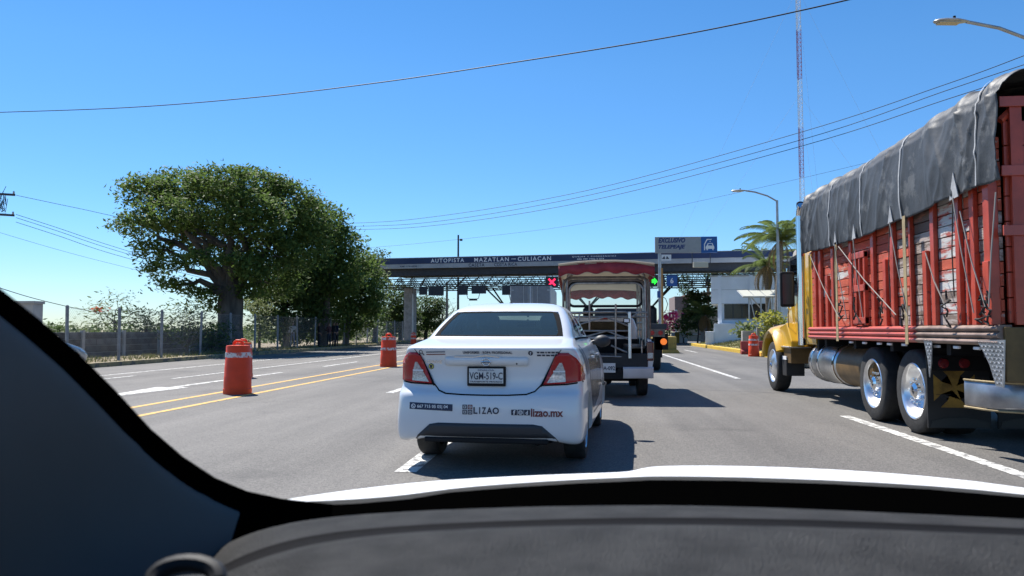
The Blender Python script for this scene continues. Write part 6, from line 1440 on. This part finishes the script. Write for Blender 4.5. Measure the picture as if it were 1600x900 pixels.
person(498, 50, 1.62, cl('black_shirt', (.02, .02, .024)), cl('black_jeans', (.02, .022, .03)), 'person in dark clothes standing alone left of the others under the trees', 1)
person(514, 51, 1.6, cl('maroon_shirt', (.06, .02, .022)), cl('dark_jeans', (.02, .025, .04)), 'person in a dark maroon top in the middle of the kerbside people', 2, True)
person(531, 51.5, 1.66, cl('charcoal_shirt', (.025, .027, .03)), cl('grey_trousers', (.04, .04, .045)), 'person in charcoal clothes near the right of the kerbside people', 3)
person(552, 52, 1.66, cl('navy_shirt', (.015, .02, .05)), cl('dark_trousers', (.016, .018, .022)), 'person in navy clothes standing rightmost under the trees', 4, True)
person(457, 49, 1.62, cl('white_shirt', (.55, .56, .58)), cl('pale_jeans', (.16, .19, .26)), 'person in a white shirt and pale jeans near the big spreading tree', 5)
# ================================================================ THE CAR WE SIT IN
M['dash'] = mat('grey_dashboard_grain', (.082, .081, .079), .7, var=.22, vscale=16, bump=1.0, bscale=330, spec=.12)
M['dash_dark'] = mat('dark_dashboard_trim', (.010, .010, .011), .8, spec=.05, bump=.4, bscale=500)
M['pillar'] = mat('dark_pillar_trim', (.085, .078, .070), .8, var=.06, vscale=5)
M['frit_shade'] = mat('black_border_and_shade', (.0006, .0006, .0006), .9, spec=0)
own = thing('own_car', (0, 0, 0), 'dark dashboard, windscreen pillar and white bonnet of the car one looks out from', 'car')
def at(px, py, d): return dep(px, py, d)
# bonnet: far edge seen as a curve, then falling away to the nose
far = [(432, 783, 1.30), (470, 775, 1.42), (560, 762, 1.58), (640, 753, 1.70), (700, 748, 1.76), (800, 743, 1.84), (900, 739, 1.90), (975, 737, 1.92), (993, 734, 1.95), (1012, 727.5, 2.02), (1060, 726, 2.05), (1150, 726, 2.06), (1300, 731, 2.04), (1450, 742, 1.98), (1600, 759, 1.88), (1760, 790, 1.7), (1900, 830, 1.45)]
near = [(432, 786, 1.24), (470, 786, 1.25), (560, 782, 1.26), (640, 775, 1.28), (700, 768, 1.30), (800, 760, 1.32), (900, 754, 1.34), (975, 751, 1.35), (993, 750, 1.36), (1012, 749, 1.37), (1060, 749, 1.37), (1150, 750, 1.37), (1300, 755, 1.37), (1450, 763, 1.36), (1600, 776, 1.34), (1760, 800, 1.3), (1900, 835, 1.24)]
F = [at(*p) for p in far]; near = [(a, b_-(5 if a >= 700 else 2), c) for a, b_, c in near]; N_ = [at(*p) for p in near]; secs = []
for u in (0, .2, .4, .6, .8, .93, 1.0): secs.append([n_.lerp(f_, u)+Vector((0, 0, .012*math.sin(math.pi*u)*0-.004*(u > .95))) for n_, f_ in zip(N_, F)])
for dy, dz in ((.06, -.018), (.16, -.06), (.26, -.16), (.30, -.34)): secs.append([f_+Vector((0, dy, dz)) for f_ in F])
mb = MB(); mb.loft(secs); o = mb.build('bonnet', mat('white_bonnet_paint', (.74, .75, .755), .45, spec=.25), own, smooth=70); s_ = o.modifiers.new('s', 'SUBSURF'); s_.levels = s_.render_levels = 1
# scuttle panel below the glass and black glass border
sc = [[p+Vector((0, -.012*0, -.004)) for p in N_], [at(px, py+8, d-.05) for px, py, d in near], [at(px, max(796, py+34), d-.16) for px, py, d in near], [at(px, 815, .96) for px, py, d in near]]
mb = MB(); mb.loft([[p-Vector((0, 0, .003)) for p in q] for q in sc]); mb.build('scuttle', M['frit_shade'], own, smooth=70)  # near-black colour holds the shade under the windscreen edge
# dashboard: a shelf against the glass, a groove, and the padded top that rolls down at its left end
def dash_row(pts): return [at(*p) for p in pts]
xs = [300, 320, 345, 380, 430, 500, 600, 720, 860, 1000, 1150, 1300, 1450, 1600, 1750, 1900]
def curve(cp):
    def f(x):
        if x <= cp[0][0]: return cp[0][1]
        for (a, b_), (c, d_) in zip(cp, cp[1:]):
            if x <= c: u = (x-a)/(c-a); return b_+(d_-b_)*u
        return cp[-1][1]
    return f
ctop = curve([(300, 905), (318, 880), (345, 852), (380, 836), (430, 820), (500, 808), (600, 800), (720, 794), (860, 790), (1000, 788), (1150, 790), (1300, 796), (1450, 803), (1600, 810), (1900, 826)])
cgr0 = curve([(300, 935), (318, 900), (345, 884), (380, 866), (430, 848), (500, 832), (600, 822), (720, 815), (860, 810), (1000, 807), (1150, 808), (1300, 812), (1450, 818), (1600, 824), (1900, 838)])
cgr1 = curve([(300, 950), (318, 912), (345, 898), (380, 882), (430, 864), (500, 846), (600, 834), (720, 826), (860, 821), (1000, 819), (1150, 820), (1300, 824), (1450, 830), (1600, 836), (1900, 850)])
rows = []
def row(fn, d, dy=0): return [at(x, fn(x)+dy, d+.00008*(x-900)*0) for x in xs]
shelf = [row(ctop, 1.00, 12), row(ctop, .985, 2), row(ctop, .965, 0), row(ctop, .93, 4), row(cgr0, .865, 0), row(cgr0, .85, 2)]
mb = MB(); mb.loft(shelf); o = mb.build('dashboard_shelf', M['dash'], own, smooth=60); s_ = o.modifiers.new('s', 'SUBSURF'); s_.levels = s_.render_levels = 2
gro = [row(cgr0, .845, 1), row(cgr0, .835, 9), row(cgr1, .815, 2)]
mb = MB(); mb.loft(gro); o = mb.build('dashboard_groove', M['dash_dark'], own, smooth=60); s_ = o.modifiers.new('s', 'SUBSURF'); s_.levels = s_.render_levels = 2
pad = [row(cgr1, .82, 3), row(cgr1, .80, -1), row(cgr1, .77, 4)]+[[at(x, cgr1(x)+k, .77-.0016*k) for x in xs] for k in (20, 50, 90, 140, 190, 260, 330)]
mb = MB(); mb.loft(pad); o = mb.build('dashboard_pad', M['dash'], own, smooth=60); s_ = o.modifiers.new('s', 'SUBSURF'); s_.levels = s_.render_levels = 2
# stitched seam along the glass
mb = MB(); q = []
for k in range(150):
    x = 560+k*7.5; p = at(x, ctop(x)+7, .955); mb.box(p+Vector((0, -.002, .003)), (.0035, .006, .002))
tag(mb.build('stitching', M['dash_dark'], own), kind='stuff')
# demister slot and round vent at the lower left
mb = MB(); c = at(290, 905, .62); mb.tube([c+Vector((.027*math.cos(a), .009*math.sin(a), .010*math.sin(a))) for a in [k*.3307 for k in range(20)]], .0075, 8); mb.build('vent_ring', mat('grey_vent_ring', (.028, .029, .031), .6, spec=.2), own, smooth=True)
mb = MB(); mb.lathe([(0, 0), (.024, 0), (.022, -.02)], c+Vector((0, 0, -.004)), n=20); mb.build('vent_core', M['black'], own)
# windscreen pillar: glass border, then the padded trim sweeping towards us
edge = [(-160, 290, .62), (-80, 372, .66), (0, 453, .71), (60, 500, .76), (120, 552, .81), (180, 612, .86), (235, 672, .91), (285, 715, .95), (335, 748, .99), (385, 769, 1.03), (440, 781, 1.08), (520, 790, 1.10)]
def off(i, k):
    a, b_ = edge[max(0, i-1)], edge[min(len(edge)-1, i+1)]; tx, ty = b_[0]-a[0], b_[1]-a[1]; l = math.hypot(tx, ty); return (-ty/l*k, tx/l*k)
bands = []
for k, dd in ((-2, .015), (0, 0), (12, -.004), (26, -.012), (32, -.02), (60, -.028), (95, -.05)):  # last bands black out the trim's foot, standing for its shade
    q = []
    for i, (x, y, d) in enumerate(edge): ox, oy = off(i, k); q.append(at(x+ox, y+oy, d+dd))
    bands.append(q)
mb = MB(); mb.loft(bands); mb.build('glass_border', M['frit_shade'], own, smooth=60)
bands = []
for k, dd in ((30, -.012), (36, -.03), (60, -.05), (110, -.085), (180, -.13), (280, -.19), (420, -.26), (620, -.33)):
    q = []
    for i, (x, y, d) in enumerate(edge[:-2]): ox, oy = off(i, k); q.append(at(x+ox, y+oy, max(.26, d+dd)))
    bands.append(q)
mb = MB(); mb.loft(bands); o = mb.build('pillar_trim', M['pillar'], own, smooth=60); s_ = o.modifiers.new('s', 'SUBSURF'); s_.levels = s_.render_levels = 2
mb = MB(); mb.tube([(1.42, 1.3, .98), (1.30, .95, 1.22), (1.16, .55, 1.42), (1.06, .2, 1.52)], [.09, .07, .06, .06], 10); mb.build('pillar_trim', M['pillar'], own, smooth=60)
# outer pillar skin, roof and front header so that the cabin is shaded as it is
mb = MB(); mb.loft([[at(x-4, y+4, d+.03) for x, y, d in edge], [at(x-60, y+60, d+.10) for x, y, d in edge], [at(x-160, y+150, d+.05) for x, y, d in edge]]); mb.build('pillar_skin', M['white_paint'], own, smooth=60)
mb = MB(); secs = []
for y, z, zs in ((.30, 1.50, 1.465), (.27, 1.52, 1.485), (.0, 1.565, 1.51), (-.6, 1.58, 1.52), (-1.4, 1.55, 1.5)): secs.append([(x, y+(-.10*((x-.38)/.8)**2 if y > .2 else 0), z-(z-zs)*((x-.38)/.8)**2) for x in [-.42+.1*k for k in range(17)]])
mb.loft(secs); o = mb.build('roof', M['white_paint'], own, smooth=60)
mb = MB(); mb.loft([[(x, y-.01, z-.035) for x, y, z in q] for q in secs]); mb.build('headliner', mat('dark_headliner', (.10, .10, .105), .95), own, smooth=60)
mb = MB(); mb.tube([(secs[0][0][0], secs[0][0][1], secs[0][0][2])]+[(x, y, z-.018) for x, y, z in secs[0]], .02, 8); mb.build('header', M['frit_shade'], own, smooth=True)
mb = MB(); mb.bx(-.62, -.58, -1.4, .5, .4, 1.0); mb.bx(1.36, 1.40, -1.4, .5, .4, 1.0); mb.build('door_panel', M['dash_dark'], own)
mb = MB(); mb.bx(-.6, 1.38, -1.4, .75, .25, .35); mb.bx(-.6, 1.38, -1.45, -1.4, .3, 1.45); mb.build('cabin_floor', M['dash_dark'], own)
